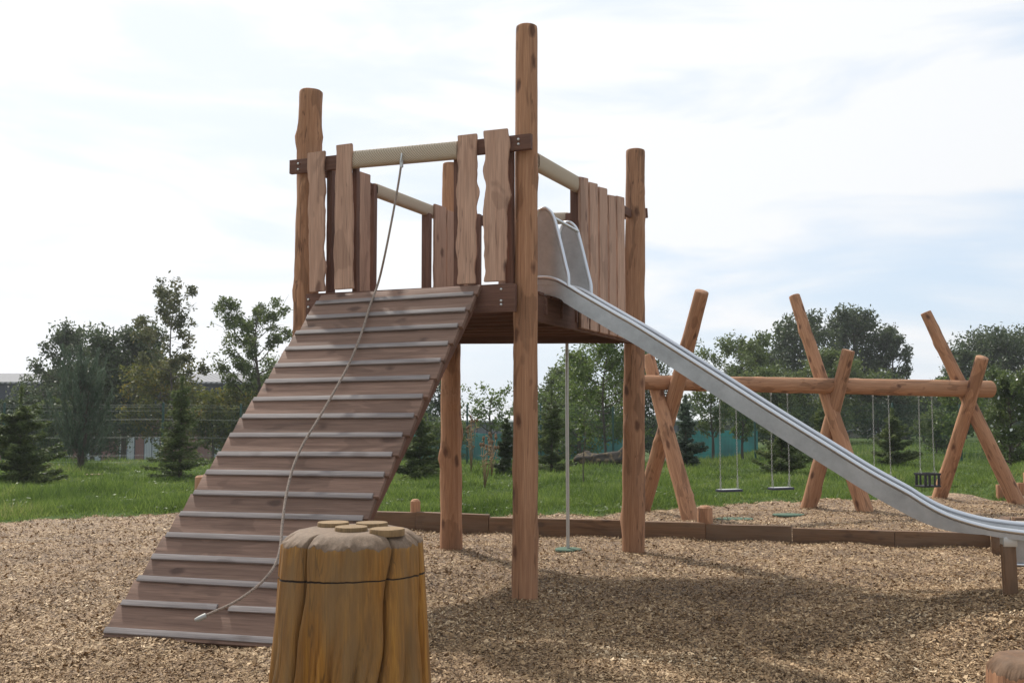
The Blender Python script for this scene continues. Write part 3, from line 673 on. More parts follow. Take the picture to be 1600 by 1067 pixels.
# ------------------------------------------------------------------ sliding pole
pb = gnd(886.5, 863); pb = Vector((pb.x, max(pb.y, (Rp.y + Bp.y) / 2 - .02), 0)); pb.x = 86.5 / F_PX * pb.y
pole = thing('sliding_pole', pb, 'slim grey vertical pole rising from a green mat to the tower deck', 'pole')
tube('pole_shaft', [pb + Vector((0, 0, -.05)), pb + Vector((-.006, 0, 1.9)), pb + Vector((0, 0, 3.55))], .022, M_GALV, pole, 14)
tube('pole_bracket', [pb + Vector((0, 0, 3.53)), pb + Vector((0, .22, 3.60))], .014, M_GALV, pole, 8)
def blob_mat(name, c, rx, ry, seed, parent=None, M_=None, **kw):
    V = []; n = 36; h = .026
    for ring, zz in ((1.0, 0.0), (1.0, h * .8), (.96, h), (.6, h + .004), (.0, h + .006)):
        for k in range(n):
            a = 2 * math.pi * k / n; w = 1 + .08 * mnoise.noise(Vector((math.cos(a) * 1.5 + seed, math.sin(a) * 1.5, 0)))
            V.append((math.cos(a) * rx * ring * w, math.sin(a) * ry * ring * w, zz))
    Fc = [(i * n + k, i * n + (k + 1) % n, (i + 1) * n + (k + 1) % n, (i + 1) * n + k) for i in range(4) for k in range(n)]
    me = pymesh(name, V, Fc); return mkobj(name, me, M_ or M_MAT, parent, Matrix.Translation(c), **kw)
blob_mat('landing_mat', pb, .17, .17, 1, label='round green rubber mat at the foot of the sliding pole', cat='mat')

# ------------------------------------------------------------------ swing frame
def leg(fp, tp, r0, r1, seed, lab, mat=M_LOG):
    f = Vector(fp); t = Vector(tp); d = (t - f).normalized()
    return log('leg', f - d * .25, t, r0, r1, mat, swing, seed=seed, amp=.045, bend=.02, label=lab, knobs=8, seg=22)
YA = gnd(1080, 812).y + .1; YB_ = gnd(1352, 799).y; YC = gnd(1590, 788).y
bl = (at(1008, 597.5, YA + .55)); bm_ = at(1300, 604, YB_ + .35); br_ = at(1547, 608, YC + .35)
swing = thing('swing_set', z(bm_, 0), 'timber swing frame with one long round crossbeam on three pairs of crossed log legs', 'swing frame')
bl2 = bl + (bl - br_).normalized() * .12
log('crossbeam', br_, bl2, .165, .125, M_LOG, swing, seed=61, amp=.03, bend=.03, knobs=8, label='long horizontal log carrying the swings')
def on_beam(px):
    # beam axis point seen at px
    a, b = bl, br_; lo, hi = -.3, 1.2
    for _ in range(40):
        m = (lo + hi) / 2; p = a.lerp(b, m); x = 800 + p.x / p.y * F_PX
        if x < px: lo = m
        else: hi = m
    return a.lerp(b, lo)
def pair(pfA, pcA, ptA, pfB, pcB, ptB, seed, n):
    # A: long leg behind the beam at the top, foot nearer the camera; B: shorter leg crossing in front
    y = on_beam(pcA[0]).y
    fA = gnd(*pfA); sA = ((y + (.145 if seed < 75 else .17)) - fA.y); H = on_beam(pcA[0]).z; tot = (648 - ptA[1]) 
    yt = fA.y + sA * (pfA[1] - ptA[1]) / (pfA[1] - 604.); tA = at(ptA[0], ptA[1], yt)
    leg(fA, tA, .150, .105, seed, 'long leg leaning back behind the beam, ' + n)
    yb = on_beam(pcB[0]).y; fB = gnd(*pfB); sB = ((yb - (.20 if seed < 75 else .22)) - fB.y)
    yt = fB.y + sB * (pfB[1] - ptB[1]) / (pfB[1] - 604.); tB = at(ptB[0], ptB[1], yt)
    leg(fB, tB, .145, .115, seed + 1, 'leg crossing in front of the beam, ' + n)
pair((1080, 812), (1025, 600), (1013, 556), (1003, 797), (1056, 600), (1097, 455), 71, 'left pair')
pair((1352, 799), (1292, 604), (1241, 462), (1263, 792), (1310, 604), (1326, 547), 73, 'middle pair')
pair((1590, 788), (1498, 604), (1446, 488), (1466, 781), (1512, 606), (1535, 558), 75, 'right pair')
# chains and seats
def link_chain(p0, p1, parent):
    L = (p1 - p0).length; n = int(L / .045); d = (p1 - p0).normalized(); parts = []
    for i in range(n):
        c = p0.lerp(p1, (i + .5) / n); sd = Vector((1, 0, 0)) if i % 2 else Vector((0, 1, 0))
        pts = []
        for k in range(9):
            a = 2 * math.pi * k / 8; pts.append(c + sd * math.cos(a) * .011 + d * math.sin(a) * .027)
        parts.append(tube_arr(pts, .0035, 4, cap=False))
    V, Fc = join(parts); me = pymesh('chain', [Vector(q) - p0 for q in V], Fc); return mkobj('chain', me, M_CHAIN, parent, Matrix.Translation(p0))
def swing_seat(px0, px1, pyS, kind, label):
    y = (on_beam((px0 + px1) / 2)).y
    b0, b1 = on_beam(px0), on_beam(px1); zs = at((px0 + px1) / 2, pyS, y).z
    b0 = b0 - Vector((0, 0, .15)); b1 = b1 - Vector((0, 0, .15))
    cx = (b0 + b1) / 2; t = thing('swing' if kind == 'flat' else 'cradle_swing', (cx.x, cx.y, 0), label, 'swing', 'swings hanging from the long crossbeam')
    ax = (b1 - b0); ax.z = 0; ax.normalize(); ay = Vector((-ax.y, ax.x, 0)); S = Vector((cx.x, cx.y, zs))
    for s, b in ((-1, b0), (1, b1)):
        kk = Vector((b.x, b.y, zs + .30)) + ax * (s * .01); link_chain(b, kk, t)
        tube('hanger', [b + Vector((0, 0, .06)), b + Vector((0, 0, -.03))], .018, M_GALV, t, 8)
        tp = zs + (.02 if kind == 'flat' else .20)
        for o in (-1, 1):
            e = S + ax * (s * .17 + o * .035) + ay * (o * .075); e.z = tp + .005; 
            link_chain(kk, e, t)
    if kind == 'flat':
        me = box_me('seat', .44, .19, -.02, .02, .012)
        M = Matrix((ax, ay, Vector((0, 0, 1)))).transposed().to_4x4(); M.translation = S; mkobj('seat', me, M_SEAT, t, M, smooth=False)
        me = box_me('seat_top', .40, .16, .0205, .024, .001); mkobj('seat_top', me, M_GALV, t, M, smooth=False)
    else:
        M = Matrix((ax, ay, Vector((0, 0, 1)))).transposed().to_4x4(); M.translation = S
        def ringbox(zz, w, d, th, h, nm):
            ps = []
            for (cx_, cy_, sx, sy) in ((0, -d / 2, w, th), (0, d / 2, w, th), (-w / 2 + th / 2, 0, th, d - th), (w / 2 - th / 2, 0, th, d - th)):
                m = box_me(nm, sx, sy, zz, zz + h, .006); ps.append(([Vector(v_.co) + Vector((cx_, cy_, 0)) for v_ in m.vertices], [tuple(p.vertices) for p in m.polygons])); bpy.data.meshes.remove(m)
            V, Fc = join(ps); return mkobj(nm, pymesh(nm, V, Fc), M_BLACK, t, M, smooth=False)
        ringbox(.17, .36, .28, .035, .04, 'top_ring')
        mkobj('seat', box_me('seat', .40, .26, -.055, -.02, .012), M_BLACK, t, M, smooth=False)
        for x_, y_, w_ in ((-.155, -.12, .045), (-.06, -.12, .028), (.06, -.12, .028), (.155, -.12, .045), (-.155, .12, .045), (.155, .12, .045), (-.06, .12, .028), (.06, .12, .028)):
            m2 = M.copy(); m2.translation = S + ax * x_ + ay * y_
            mkobj('upright_bar', box_me('upright_bar', w_, .03, -.03, .18, .005), M_BLACK, t, m2, smooth=False)
swing_seat(1124, 1149, 766, 'flat', 'flat dark blue swing seat on chains, leftmost of the swings')
swing_seat(1204, 1229.5, 763, 'flat', 'flat dark blue swing seat just left of the middle crossed legs')
swing_seat(1363, 1387, 762, 'cradle', 'chain swing between the middle legs and the cradle seat, its seat hidden behind the slide')
swing_seat(1434.5, 1454.5, 756, 'cradle', 'black open cradle seat hanging beside the right crossed legs')
for i, (px, py, rx, ry, lb2) in enumerate(((1148, 811, .62, .22, 'green rubber mat in the chips below the leftmost swing'), (1232, 804, .55, .2, 'green rubber mat in the chips beside the middle crossed legs'))):
    g = gnd(px, py); blob_mat('rubber_mat', Vector((g.x, g.y, Tz(g.x, g.y) - .005)), rx * .5, .19, 5 + i, label=lb2, cat='mat', group='mats under the swings')

# ------------------------------------------------------------------ edging, posts, tray
edge_t = thing('timber_edging', gnd(1000, 841), 'low brown timber sleeper edging running across the chips behind the tower', 'edging')
ep = [(470, 824), (570, 827), (650, 829), (765, 834), (973, 839.5), (1104, 843), (1240, 847), (1400, 852), (1552, 857)]
eh = [.27, .27, .27, .27, .24, .23, .21, .19, .19]
for i in range(len(ep) - 1):
    a, b = gnd(*ep[i]), gnd(*ep[i + 1]); d = (b - a).normalized() * .003; hh = eh[i + 1] + random.uniform(-.006, .006)
    a.y += .06 + .004 * (i % 2); b.y += .06 + .004 * (i % 2)
    bar('sleeper', z(a + d, hh / 2 - .04), z(b - d, hh / 2 - .04), .10, hh + .08, M_SLEEP, edge_t, bev=.01, jit=.006)
def bollard(px, py, pyt, r, seed, label):
    g = gnd(px, py); g.y += r; h = at(px, pyt, g.y).z
    V = []; n = 24
    prof = [(r * 1.02, -.1), (r, 0), (r * .99, h * .5), (r * .97, h - .05), (r * .93, h - .035), (r * .6, h - .008), (.0001, h)]
    for rr, zz in prof:
        for k in range(n):
            a = 2 * math.pi * k / n; w = 1 + .03 * mnoise.noise(Vector((math.cos(a), math.sin(a), zz * 3 + seed))); V.append((math.cos(a) * rr * w, math.sin(a) * rr * w, zz))
    Fc = [(i * n + k, i * n + (k + 1) % n, (i + 1) * n + (k + 1) % n, (i + 1) * n + k) for i in range(len(prof) - 1) for k in range(n)]
    me = pymesh('short_post', V, Fc); autosmooth(me, 30)
    mkobj('short_post', me, M_LOG, None, Matrix.Translation(g), label=label, cat='post', group='short round posts along the edging', smooth=False)
bollard(648, 828.5, 779, .076, 1, 'short round timber post against the edging, left of the rear tower post')
bollard(1104.5, 842.5, 789, .106, 2, 'short round timber post against the edging below the swings')
bollard(310, 792, 742, .11, 3, 'short round timber post in the grass at the left edge of the ramp')
tray = thing('sand_box', gnd(1560, 866), 'timber framed box with a grey lid beyond the slide foot, partly out of frame', 'sand box')
ta = gnd(1559, 866); tb_ = at(1571, 806, 15.0); hz = .225
p0 = Vector((ta.x, ta.y, .09)); p1 = Vector((at(1571, 804, 14.6).x, 14.6, .09))
bar('side_beam', p0, p1, .14, .28, M_DARK if False else M_SLEEP, tray, bev=.01)
bar('back_beam', p1 + Vector((.08, -.07, 0)), p1 + Vector((2.4, -.25, 0)), .12, .26, M_SLEEP, tray, bev=.01)
sx0 = p0 + Vector((.08, .25, .09)); sx1 = p1 + Vector((.08, -.14, .09))
V = [sx0, sx0 + Vector((2.3, -.1, 0)), sx1 + Vector((2.3, -.15, 0)), sx1]; V = V + [q - Vector((0, 0, .02)) for q in V]
mkobj('lid', pymesh('lid', [q - sx0 for q in V], [(0, 1, 2, 3), (7, 6, 5, 4), (0, 4, 5, 1), (1, 5, 6, 2), (2, 6, 7, 3), (3, 7, 4, 0)]), simple('grey_board', (.30, .27, .24), .7, noise=.2, scale=4), tray, Matrix.Translation(sx0), smooth=False)
# retaining boards far right
rw = thing('retaining_wall', gnd(1590, 785), 'low upright timber boards holding back the grass mound at the right edge', 'retaining wall')
for i, (px, yt, yb) in enumerate(((1556, 757, 783), (1566, 756, 783), (1577, 754, 783), (1588, 754, 784), (1599, 738, 784), (1612, 736, 785), (1626, 736, 786))):
    a = gnd(px, yb); a.y += .6; a.x = (px - 800) / F_PX * a.y; tz = at(px, yt, a.y).z
    bar('board', Vector((a.x, a.y, -.1)), Vector((a.x, a.y, tz)), .12, .10, M_LOG, rw, ref=Vector((0, 1, 0)))

# ------------------------------------------------------------------ carved stump in front
M_CUT = simple('dark_saw_cut', (.035, .022, .014), .95)
def stump(c, H, r0, label, seed, grooves, name='carved_stump', lean=0.0, mats=None):
    t = thing(name, c, label, 'stump')
    n = 420; zs = []; V = []
    N = 60
    def R(a, s):   # s 0 bottom..1 rim
        r = r0 * (1.27 - .24 * s)
        r *= 1 + .02 * math.sin(3 * a + seed) + .012 * math.sin(5 * a + 2)
        for (ga, dep, wd, dr, lo) in grooves:
            g = ga + dr * (1 - s) + .04 * math.sin(s * 6 + ga) + .02 * math.sin(s * 17 + ga * 3)
            d = (a - g + math.pi) % (2 * math.pi) - math.pi
            r *= 1 - dep * ((max(0, .72 - s) / .72) ** .8 * 1.25 if lo else .75 + .45 * (1 - s)) * math.exp(-(abs(d) / wd) ** 1.3)
        q = Vector((math.cos(a) * 5, math.sin(a) * 5, s * 1.2 + seed))
        r += r0 * .022 * mnoise.noise(q) + r0 * .012 * mnoise.noise(q * 2.3)
        return r
    rim = lambda a: H - .062 + .020 * mnoise.noise(Vector((math.cos(a) * 7, math.sin(a) * 7, seed))) + .012 * mnoise.noise(Vector((math.cos(a) * 16, math.sin(a) * 21, seed)))
    rimS = lambda a: H - .062 + .012 * mnoise.noise(Vector((math.cos(a) * 3, math.sin(a) * 3, seed)))
    rows = []
    sc0 = .86
    sl_list = sorted([i / N for i in range(N + 1)] + [sc0 - .006, sc0 - .0045, sc0 - .001, sc0 + .001, sc0 + .0045, sc0 + .006]); N = len(sl_list) - 1; cut = [i for i, s in enumerate(sl_list) if abs(s - sc0) < .005]
    for s in sl_list: rows.append([(R(a, s), (H - .062) * s + (rim(a) - (H - .062)) * s ** 14 - .05 * (1 - s)) for a in (2 * math.pi * k / n for k in range(n))])
    # saw line cut round the stump
    for row_i in range(len(rows)):
        for k in range(n):
            r, zz = rows[row_i][k]; zo = .016 * math.sin(2 * math.pi * k / n + 2.6) * math.exp(-(max(0, cut[0] - row_i, row_i - cut[-1]) / 3.) ** 2)
            rows[row_i][k] = (r - (.007 if row_i in cut[1:-1] else 0), zz + zo)
    for fct, dz in ((.985, .008), (.93, .026), (.86, .044), (.80, .056), (.74, .060), (.4, .061), (0.001, .061)):
        rows.append([(R(a, 1) * fct * (1 - .03 * (fct > .5) * mnoise.noise(Vector((math.cos(a) * 4, math.sin(a) * 4, 3)))), (rim(a) if fct > .98 else rimS(a)) * (fct > .8) + (H - .062) * (fct <= .8) + dz) for a in (2 * math.pi * k / n for k in range(n))])
    for row in rows:
        for k, (r, zz) in enumerate(row):
            a = 2 * math.pi * k / n; V.append((math.cos(a) * r + lean * zz, math.sin(a) * r, zz))
    Fc = [(i * n + k, i * n + (k + 1) % n, (i + 1) * n + (k + 1) % n, (i + 1) * n + k) for i in range(len(rows) - 1) for k in range(n)]
    me = pymesh('trunk', V, Fc); autosmooth(me, 60)
    o = mkobj('trunk', me, mats or [M_STUMP, M_STTOP, M_CUT], t, Matrix.Translation(c), smooth=False)
    nb_ = N * n
    for i, p in enumerate(me.polygons): p.material_index = 1 if i >= nb_ else (2 if (i // n) in cut[:-1] else 0)
    return t, H
SC_ = at(551, 830, 5.0); SC_.z = 0
Hs = at(551, 826, 5.0).z
gr = [(-2.06, .15, .022, -.36, 0), (-.80, .15, .020, -.52, 0), (-1.85, .15, .07, -.40, 1), (-1.5, .21, .06, -.42, 1), (-1.15, .17, .045, -.45, 1), (-2.5, .18, .05, -.3, 1), (-.5, .17, .06, -.35, 1), (-2.8, .10, .04, -.3, 0), (-.2, .10, .035, -.3, 0), (.6, .08, .05, -.3, 0), (1.5, .08, .05, -.3, 0), (2.4, .08, .05, -.3, 0), (-1.36, .07, .02, -.5, 1), (-1.68, .09, .022, -.45, 1), (-2.27, .07, .02, -.4, 1), (-.98, .07, .02, -.5, 1)]
st, _ = stump(SC_, Hs, .335, 'large orange brown carved tree stump in the foreground with four sawn discs on top', 3, gr)
for i, (px, py) in enumerate(((521, 814), (549, 821), (581, 814.5), (605, 824))):
    zt = Hs + .018; d = gnd(px, py + 1.5, zt); r = .080 if i != 3 else .084
    V = []; n = 40
    for rr, zz in ((1, -.012), (1.01, .002), (1.01, .015), (.985, .020), (.5, .021), (.001, .021)):
        for k in range(n):
            a = 2 * math.pi * k / n; w = 1 + .035 * mnoise.noise(Vector((math.cos(a) * 1.3 + i * 9, math.sin(a) * 1.3, 0))); V.append((math.cos(a) * r * rr * w, math.sin(a) * r * rr * w, zz))
    Fc = [(q_ * n + k, q_ * n + (k + 1) % n, (q_ + 1) * n + (k + 1) % n, (q_ + 1) * n + k) for q_ in range(5) for k in range(n)]
    me = pymesh('disc', V, Fc); autosmooth(me, 40); mkobj('disc', me, M_DISC, st, Matrix.Translation((d.x, d.y, Hs - .001)), smooth=False)
c2 = at(1616, 1030, 4.5); h2 = at(1616, 1026, 4.5).z; c2.z = 0
stump(c2, h2, .19, 'low timber stump cut off by the bottom right corner', 9, [(-2.0, .05, .04, 0, 0), (-1.0, .05, .04, 0, 0)], name='low_stump', mats=[M_LOG, M_SLEEP, M_LOG])

# ------------------------------------------------------------------ fence
def fence():
    a = Vector((-22, 32.6, 0)); b = Vector((24, 37.0, 0)); L = (b - a).length; n = int(L / 2.5); d = (b - a).normalized(); per = Vector((-d.y, d.x, 0))
    t = thing('mesh_fence', (a + b) / 2, 'green welded wire mesh fence running behind the grass', 'fence')
    off = .55
    for i in range(n + 1):
        p = a + d * (i * L / n); g = Tz(p.x, p.y)
        bar('fence_post', Vector((p.x, p.y, g - .2)), Vector((p.x, p.y, g + 2.08)), .06, .06, M_FENCE, t)
        if i == n: break
        q = a + d * ((i + 1) * L / n); parts = []
        m = 50
        V = []; Fq = []
        def wire(p0, p1, r):
            o = len(V); ax = (p1 - p0).normalized(); s = ax.cross(per).normalized() * r; w = per * r
            for e in (p0, p1): V.extend([e + s, e - s * .5 + w * .87, e - s * .5 - w * .87])
            Fq.extend([(o, o + 1, o + 4, o + 3), (o + 1, o + 2, o + 5, o + 4), (o + 2, o, o + 3, o + 5)])
        for k in range(1, m):
            c = p.lerp(q, k / m); gg = Tz(c.x, c.y); wire(Vector((c.x, c.y, gg + .03)), Vector((c.x, c.y, gg + 2.03)), .0036)
        g2 = Tz(q.x, q.y)
        for hh in (.1, .3, .32, .9, .92, 1.5, 1.52, 1.80, 1.93, 2.0): wire(Vector((p.x, p.y, g + hh)), Vector((q.x, q.y, g2 + hh)), .0030)
        me = arrmesh('mesh_panel', [tuple(x) for x in V], Fq); mkobj('mesh_panel', me, M_FENCE, t, smooth=False)
fence()

# ------------------------------------------------------------------ buildings beyond the fence
def brick_mat():
    m, N, L, B = nodes('brick_wall'); tc = N.new('ShaderNodeTexCoord'); mp = N.new('ShaderNodeMapping'); mp.inputs['Rotation'].default_value = (math.radians(90), 0, 0); L.new(tc.outputs['Object'], mp.inputs[0])
    b = N.new('ShaderNodeTexBrick'); b.inputs['Scale'].default_value = 4.4; b.inputs['Color1'].default_value = (.23, .10, .075, 1); b.inputs['Color2'].default_value = (.17, .08, .065, 1); b.inputs['Mortar'].default_value = (.20, .17, .15, 1); b.inputs['Mortar Size'].default_value = .015
    L.new(mp.outputs[0], b.inputs['Vector']); L.new(b.outputs[0], B.inputs['Base Color']); B.inputs['Roughness'].default_value = .9; return m
def roof_mat(name, c):
    m, N, L, B = nodes(name); tc = N.new('ShaderNodeTexCoord'); w = N.new('ShaderNodeTexWave'); w.inputs['Scale'].default_value = .7; L.new(tc.outputs['Object'], w.inputs['Vector'])
    r = ramp(N, [(.35, tuple(x * .45 for x in c)), (.55, c)]); L.new(w.outputs['Fac'], r.inputs[0]); L.new(r.outputs[0], B.inputs['Base Color']); B.inputs['Roughness'].default_value = .8; B.inputs['Specular IOR Level'].default_value = .15; return m
M_BRICK = brick_mat(); M_ROOF = roof_mat('ribbed_roof', (.30, .30, .31)); M_DOOR = simple('pale_grey_door', (.36, .40, .40), .6); M_SLATE = simple('dark_cladding', (.03, .037, .055), .6); M_WIN = simple('dark_window', (.02, .03, .04), .1)
M_PAPER = simple('white_notice', (.75, .75, .72), .6); M_BOARD = simple('orange_sign', (.55, .14, .05), .6)
def cuboid(name, x0, x1, y0, y1, z0, z1, mat, parent=None, **kw):
    V = [(x, y, zz) for zz in (z0, z1) for x, y in ((x0, y0), (x1, y0), (x1, y1), (x0, y1))]
    c = Vector(((x0 + x1) / 2, (y0 + y1) / 2, z0)); me = pymesh(name, [Vector(p) - c for p in V], [(3, 2, 1, 0), (4, 5, 6, 7), (0, 1, 5, 4), (1, 2, 6, 5), (2, 3, 7, 6), (3, 0, 4, 7)])
    return mkobj(name, me, mat, parent, Matrix.Translation(c), smooth=False, **kw)
def school():
    Y = 85.; X = lambda px: (px - 800) / F_PX * Y; Z = lambda py: at(800, py, Y).z; g = -2.5
    t = thing('brick_building', (X(160), Y, g), 'long low brick building with pale doors and a ribbed metal roof behind the left trees', 'building')
    cuboid('wall', X(-120), X(520), Y, Y + 14, g, Z(650), M_BRICK, t)
    cuboid('cladding', X(-122), X(522), Y - .25, Y + 14.2, Z(650), Z(597), M_SLATE, t, label='dark upper storey cladding')
    x0, x1 = X(-130), X(530); zb, zt = Z(597), Z(578)
    V = [(x0, Y - .6, zb), (x1, Y - .6, zb), (x1, Y + 7, zt), (x0, Y + 7, zt), (x1, Y + 14.6, zb), (x0, Y + 14.6, zb)]
    V2 = [(a, b, c - .15) for a, b, c in V]
    mkobj('roof', pymesh('roof', V + V2, [(0, 1, 2, 3), (3, 2, 4, 5), (9, 8, 7, 6), (11, 10, 8, 9), (0, 6, 7, 1), (1, 7, 8, 2), (2, 8, 10, 4), (4, 10, 11, 5), (5, 11, 9, 3), (3, 9, 6, 0)]), M_ROOF, t, smooth=False)
    for a, b in ((138, 161), (190, 213), (229, 252), (-20, 2), (338, 360)):
        d = cuboid('door', X(a), X(b), Y - .05, Y + .02, g, Z(683), M_DOOR, t)
        cuboid('door_frame', X(a) - .06, X(b) + .06, Y - .03, Y + .02, g, Z(682), M_SLATE, d)
        cuboid('door_joint', (X(a) + X(b)) / 2 - .02, (X(a) + X(b)) / 2 + .02, Y - .065, Y - .04, g, Z(683.5), M_SLATE, d)
    cuboid('sign', X(199), X(201.5), Y - .08, Y - .066, Z(701), Z(695), M_BOARD, t)
    for a, b in ((193, 212),): cuboid('window', X(a), X(b), Y - .06, Y + .02, Z(674), Z(665), M_WIN, t)
    cuboid('wall_lamp', X(176), X(181), Y - .3, Y - .01, Z(676), Z(671), M_PAPER, t)
    cuboid('sign', X(240), X(244), Y - .06, Y - .01, Z(673), Z(666), M_BOARD, t)
school()
def shed(px0, px1, Y, pyb, pye, pyr, label, wallm, roofm):
    X = lambda px: (px - 800) / F_PX * Y; Z = lambda py: at(800, py, Y).z; g = Tz(X((px0 + px1) / 2), Y) - .1
    t = thing('shed', (X((px0 + px1) / 2), Y, g), label, 'shed'); x0, x1 = X(px0), X(px1); D = 6
    cuboid('wall', x0, x1, Y, Y + D, g, Z(pye), wallm, t)
    V = [(x0 - .3, Y - .4, Z(pye)), (x1 + .3, Y - .4, Z(pye)), (x1 + .3, Y + D / 2, Z(pyr)), (x0 - .3, Y + D / 2, Z(pyr)), (x1 + .3, Y + D + .4, Z(pye)), (x0 - .3, Y + D + .4, Z(pye))]
    V += [(a, b, c - .12) for a, b, c in V]
    mkobj('roof', pymesh('roof', V, [(0, 1, 2, 3), (3, 2, 4, 5), (9, 8, 7, 6), (11, 10, 8, 9), (0, 6, 7, 1), (1, 7, 8, 2), (2, 8, 10, 4), (4, 10, 11, 5), (5, 11, 9, 3), (3, 9, 6, 0)]), roofm, t, smooth=False)
    n = 5
    for k in range(n): cuboid('panel_joint', x0 + (x1 - x0) * (k + .5) / n - .04, x0 + (x1 - x0) * (k + .5) / n + .04, Y - .03, Y - .005, g, Z(pye) - .2, M_SLATE, t)
M_WROOF = simple('white_sheet_roof', (.8, .8, .8), .3, .2); M_GREYW = simple('grey_wall', (.14, .15, .17), .8)
shed(722, 800, 88, 715, 657, 649, 'grey shed with a bright sheet roof seen between the front and rear tower posts', M_GREYW, M_WROOF)
shed(1052, 1120, 80, 700, 656, 647, 'grey shed with a bright sheet roof seen through the left crossed swing legs', M_GREYW, M_WROOF)
shed(1366, 1420, 70, 705, 676, 670, 'low beige shed in the trees beneath the right part of the swing beam', simple('beige_wall', (.20, .18, .15), .8), M_GREYW)
def windbreak():
    m, N, L, B = nodes('teal_netting'); B.inputs['Roughness'].default_value = .6
    tc = N.new('ShaderNodeTexCoord'); n = N.new('ShaderNodeTexNoise'); n.inputs['Scale'].default_value = .9; n.inputs['Detail'].default_value = 4; L.new(tc.outputs['Object'], n.inputs['Vector'])
    r = ramp(N, [(.3, (.005, .10, .085)), (.7, (.01, .20, .165))]); L.new(n.outputs['Fac'], r.inputs[0]); L.new(r.outputs[0], B.inputs['Base Color'])
    Y = 56.; X = lambda px: (px - 800) / F_PX * Y
    for (a, b, yt, lab) in ((590, 788, 677, 'teal green netting screen behind the teasels and the rear tower post'), (806, 1000, 681, 'teal green netting screen behind the fallen log'), (1068, 1182, 673, 'teal green netting screen behind the leftmost swing')):
        t = thing('netting_screen', (X((a + b) / 2), Y, Tz(X(a), Y)), lab, 'screen', 'teal screens beyond the fence')
        n_ = max(2, int((X(b) - X(a)) / 2.0)); V = []; k = 0; g = Tz(X(a), Y) - .1; m_ = n_ * 8
        for side in (0, .03):
            for i in range(m_ + 1):
                x = X(a) + (X(b) - X(a)) * i / m_; yy = Y + side + .05 * math.sin(i * 1.1) + .03 * math.sin(i * 2.7)
                zt = at(800, yt, Y).z + .03 * math.sin(i * .8); V += [(x, yy, g), (x, yy, zt)]
        q = (m_ + 1) * 2
        Fc = [(2 * i, 2 * i + 2, 2 * i + 3, 2 * i + 1) for i in range(m_)] + [(q + 2 * i + 1, q + 2 * i + 3, q + 2 * i + 2, q + 2 * i) for i in range(m_)] + [(2 * i + 1, 2 * i + 3, q + 2 * i + 3, q + 2 * i + 1) for i in range(m_)]
        mkobj('netting', pymesh('netting', V, Fc), m, t)
        for i in range(n_ + 1):
            x = X(a) + (X(b) - X(a)) * i / n_; bar('post', Vector((x, Y + .12, g)), Vector((x, Y + .12, at(800, yt - 3, Y).z)), .08, .08, M_FENCE, t)
windbreak()
def car(px, Y, col, label, flip=1):
    x = (px - 800) / F_PX * Y; g = Tz(x, Y); t = thing('parked_car', (x, Y, g), label, 'car')
    prof = [(-2.05, .35), (-2.1, .75), (-1.95, .95), (-1.55, 1.0), (-.95, 1.42), (.5, 1.45), (1.15, 1.0), (1.9, .88), (2.1, .7), (2.1, .35)]
    def ext(name, pr, w0, w1, mat, par):
        V = []
        for s in (-1, 1):
            for a, b in pr: 
                w = w0 if b < 1.01 else w1
                V.append((a * flip, s * w, b))
        n = len(pr); Fc = [tuple(range(n)), tuple(reversed(range(n, 2 * n)))] + [(i, i + n, (i + 1) % n + n, (i + 1) % n) for i in range(n)]
        me = pymesh(name, V, Fc); bm = bmesh.new(); bm.from_mesh(me); bmesh.ops.recalc_face_normals(bm, faces=bm.faces[:]); bmesh.ops.bevel(bm, geom=bm.edges[:], offset=.03, segments=2, affect='EDGES'); bm.to_mesh(me); bm.free(); autosmooth(me, 50)
        return mkobj(name, me, mat, par, Matrix.Translation((x, Y, g)), smooth=False)
    ext('body', prof, .86, .70, simple('car_paint_' + label[:5], col, .25), t)
    for (a, b) in (((-1.0, 1.03), (-.2, 1.36)), ((-.1, 1.03), (.75, 1.36))):
        V = [(a[0] * flip, -.875, a[1]), (b[0] * flip, -.875, a[1]), (b[0] * .8 * flip, -.735, b[1]), (a[0] * .85 * flip, -.735, b[1])]; V += [(p[0], p[1] + .03, p[2]) for p in V]
        mkobj('side_window', pymesh('side_window', V, [(0, 1, 2, 3), (7, 6, 5, 4), (0, 4, 5, 1), (1, 5, 6, 2), (2, 6, 7, 3), (3, 7, 4, 0)]), M_WIN, t, Matrix.Translation((x, Y, g)), smooth=False)
    for sx in (-1.3, 1.3):
        for sy in (-.8, .8):
            w = tube('wheel', [Vector((x + sx * flip, Y + sy - .1, g + .32)), Vector((x + sx * flip, Y + sy + .1, g + .32))], .32, M_BLACK, t, 20)
    tube('tail_lamp', [Vector((x - 2.09 * flip, Y - .7, g + .75)), Vector((x - 2.13 * flip, Y - .7, g + .75))], .09, simple('red_lamp', (.6, .02, .02), .3), t, 10)
car(636, 62, (.45, .03, .03), 'small red car parked in front of the teal screen, left of the rear tower post', 1)
car(62, 76, (.6, .6, .6), 'pale silver car parked beside the brick building at the left', -1)

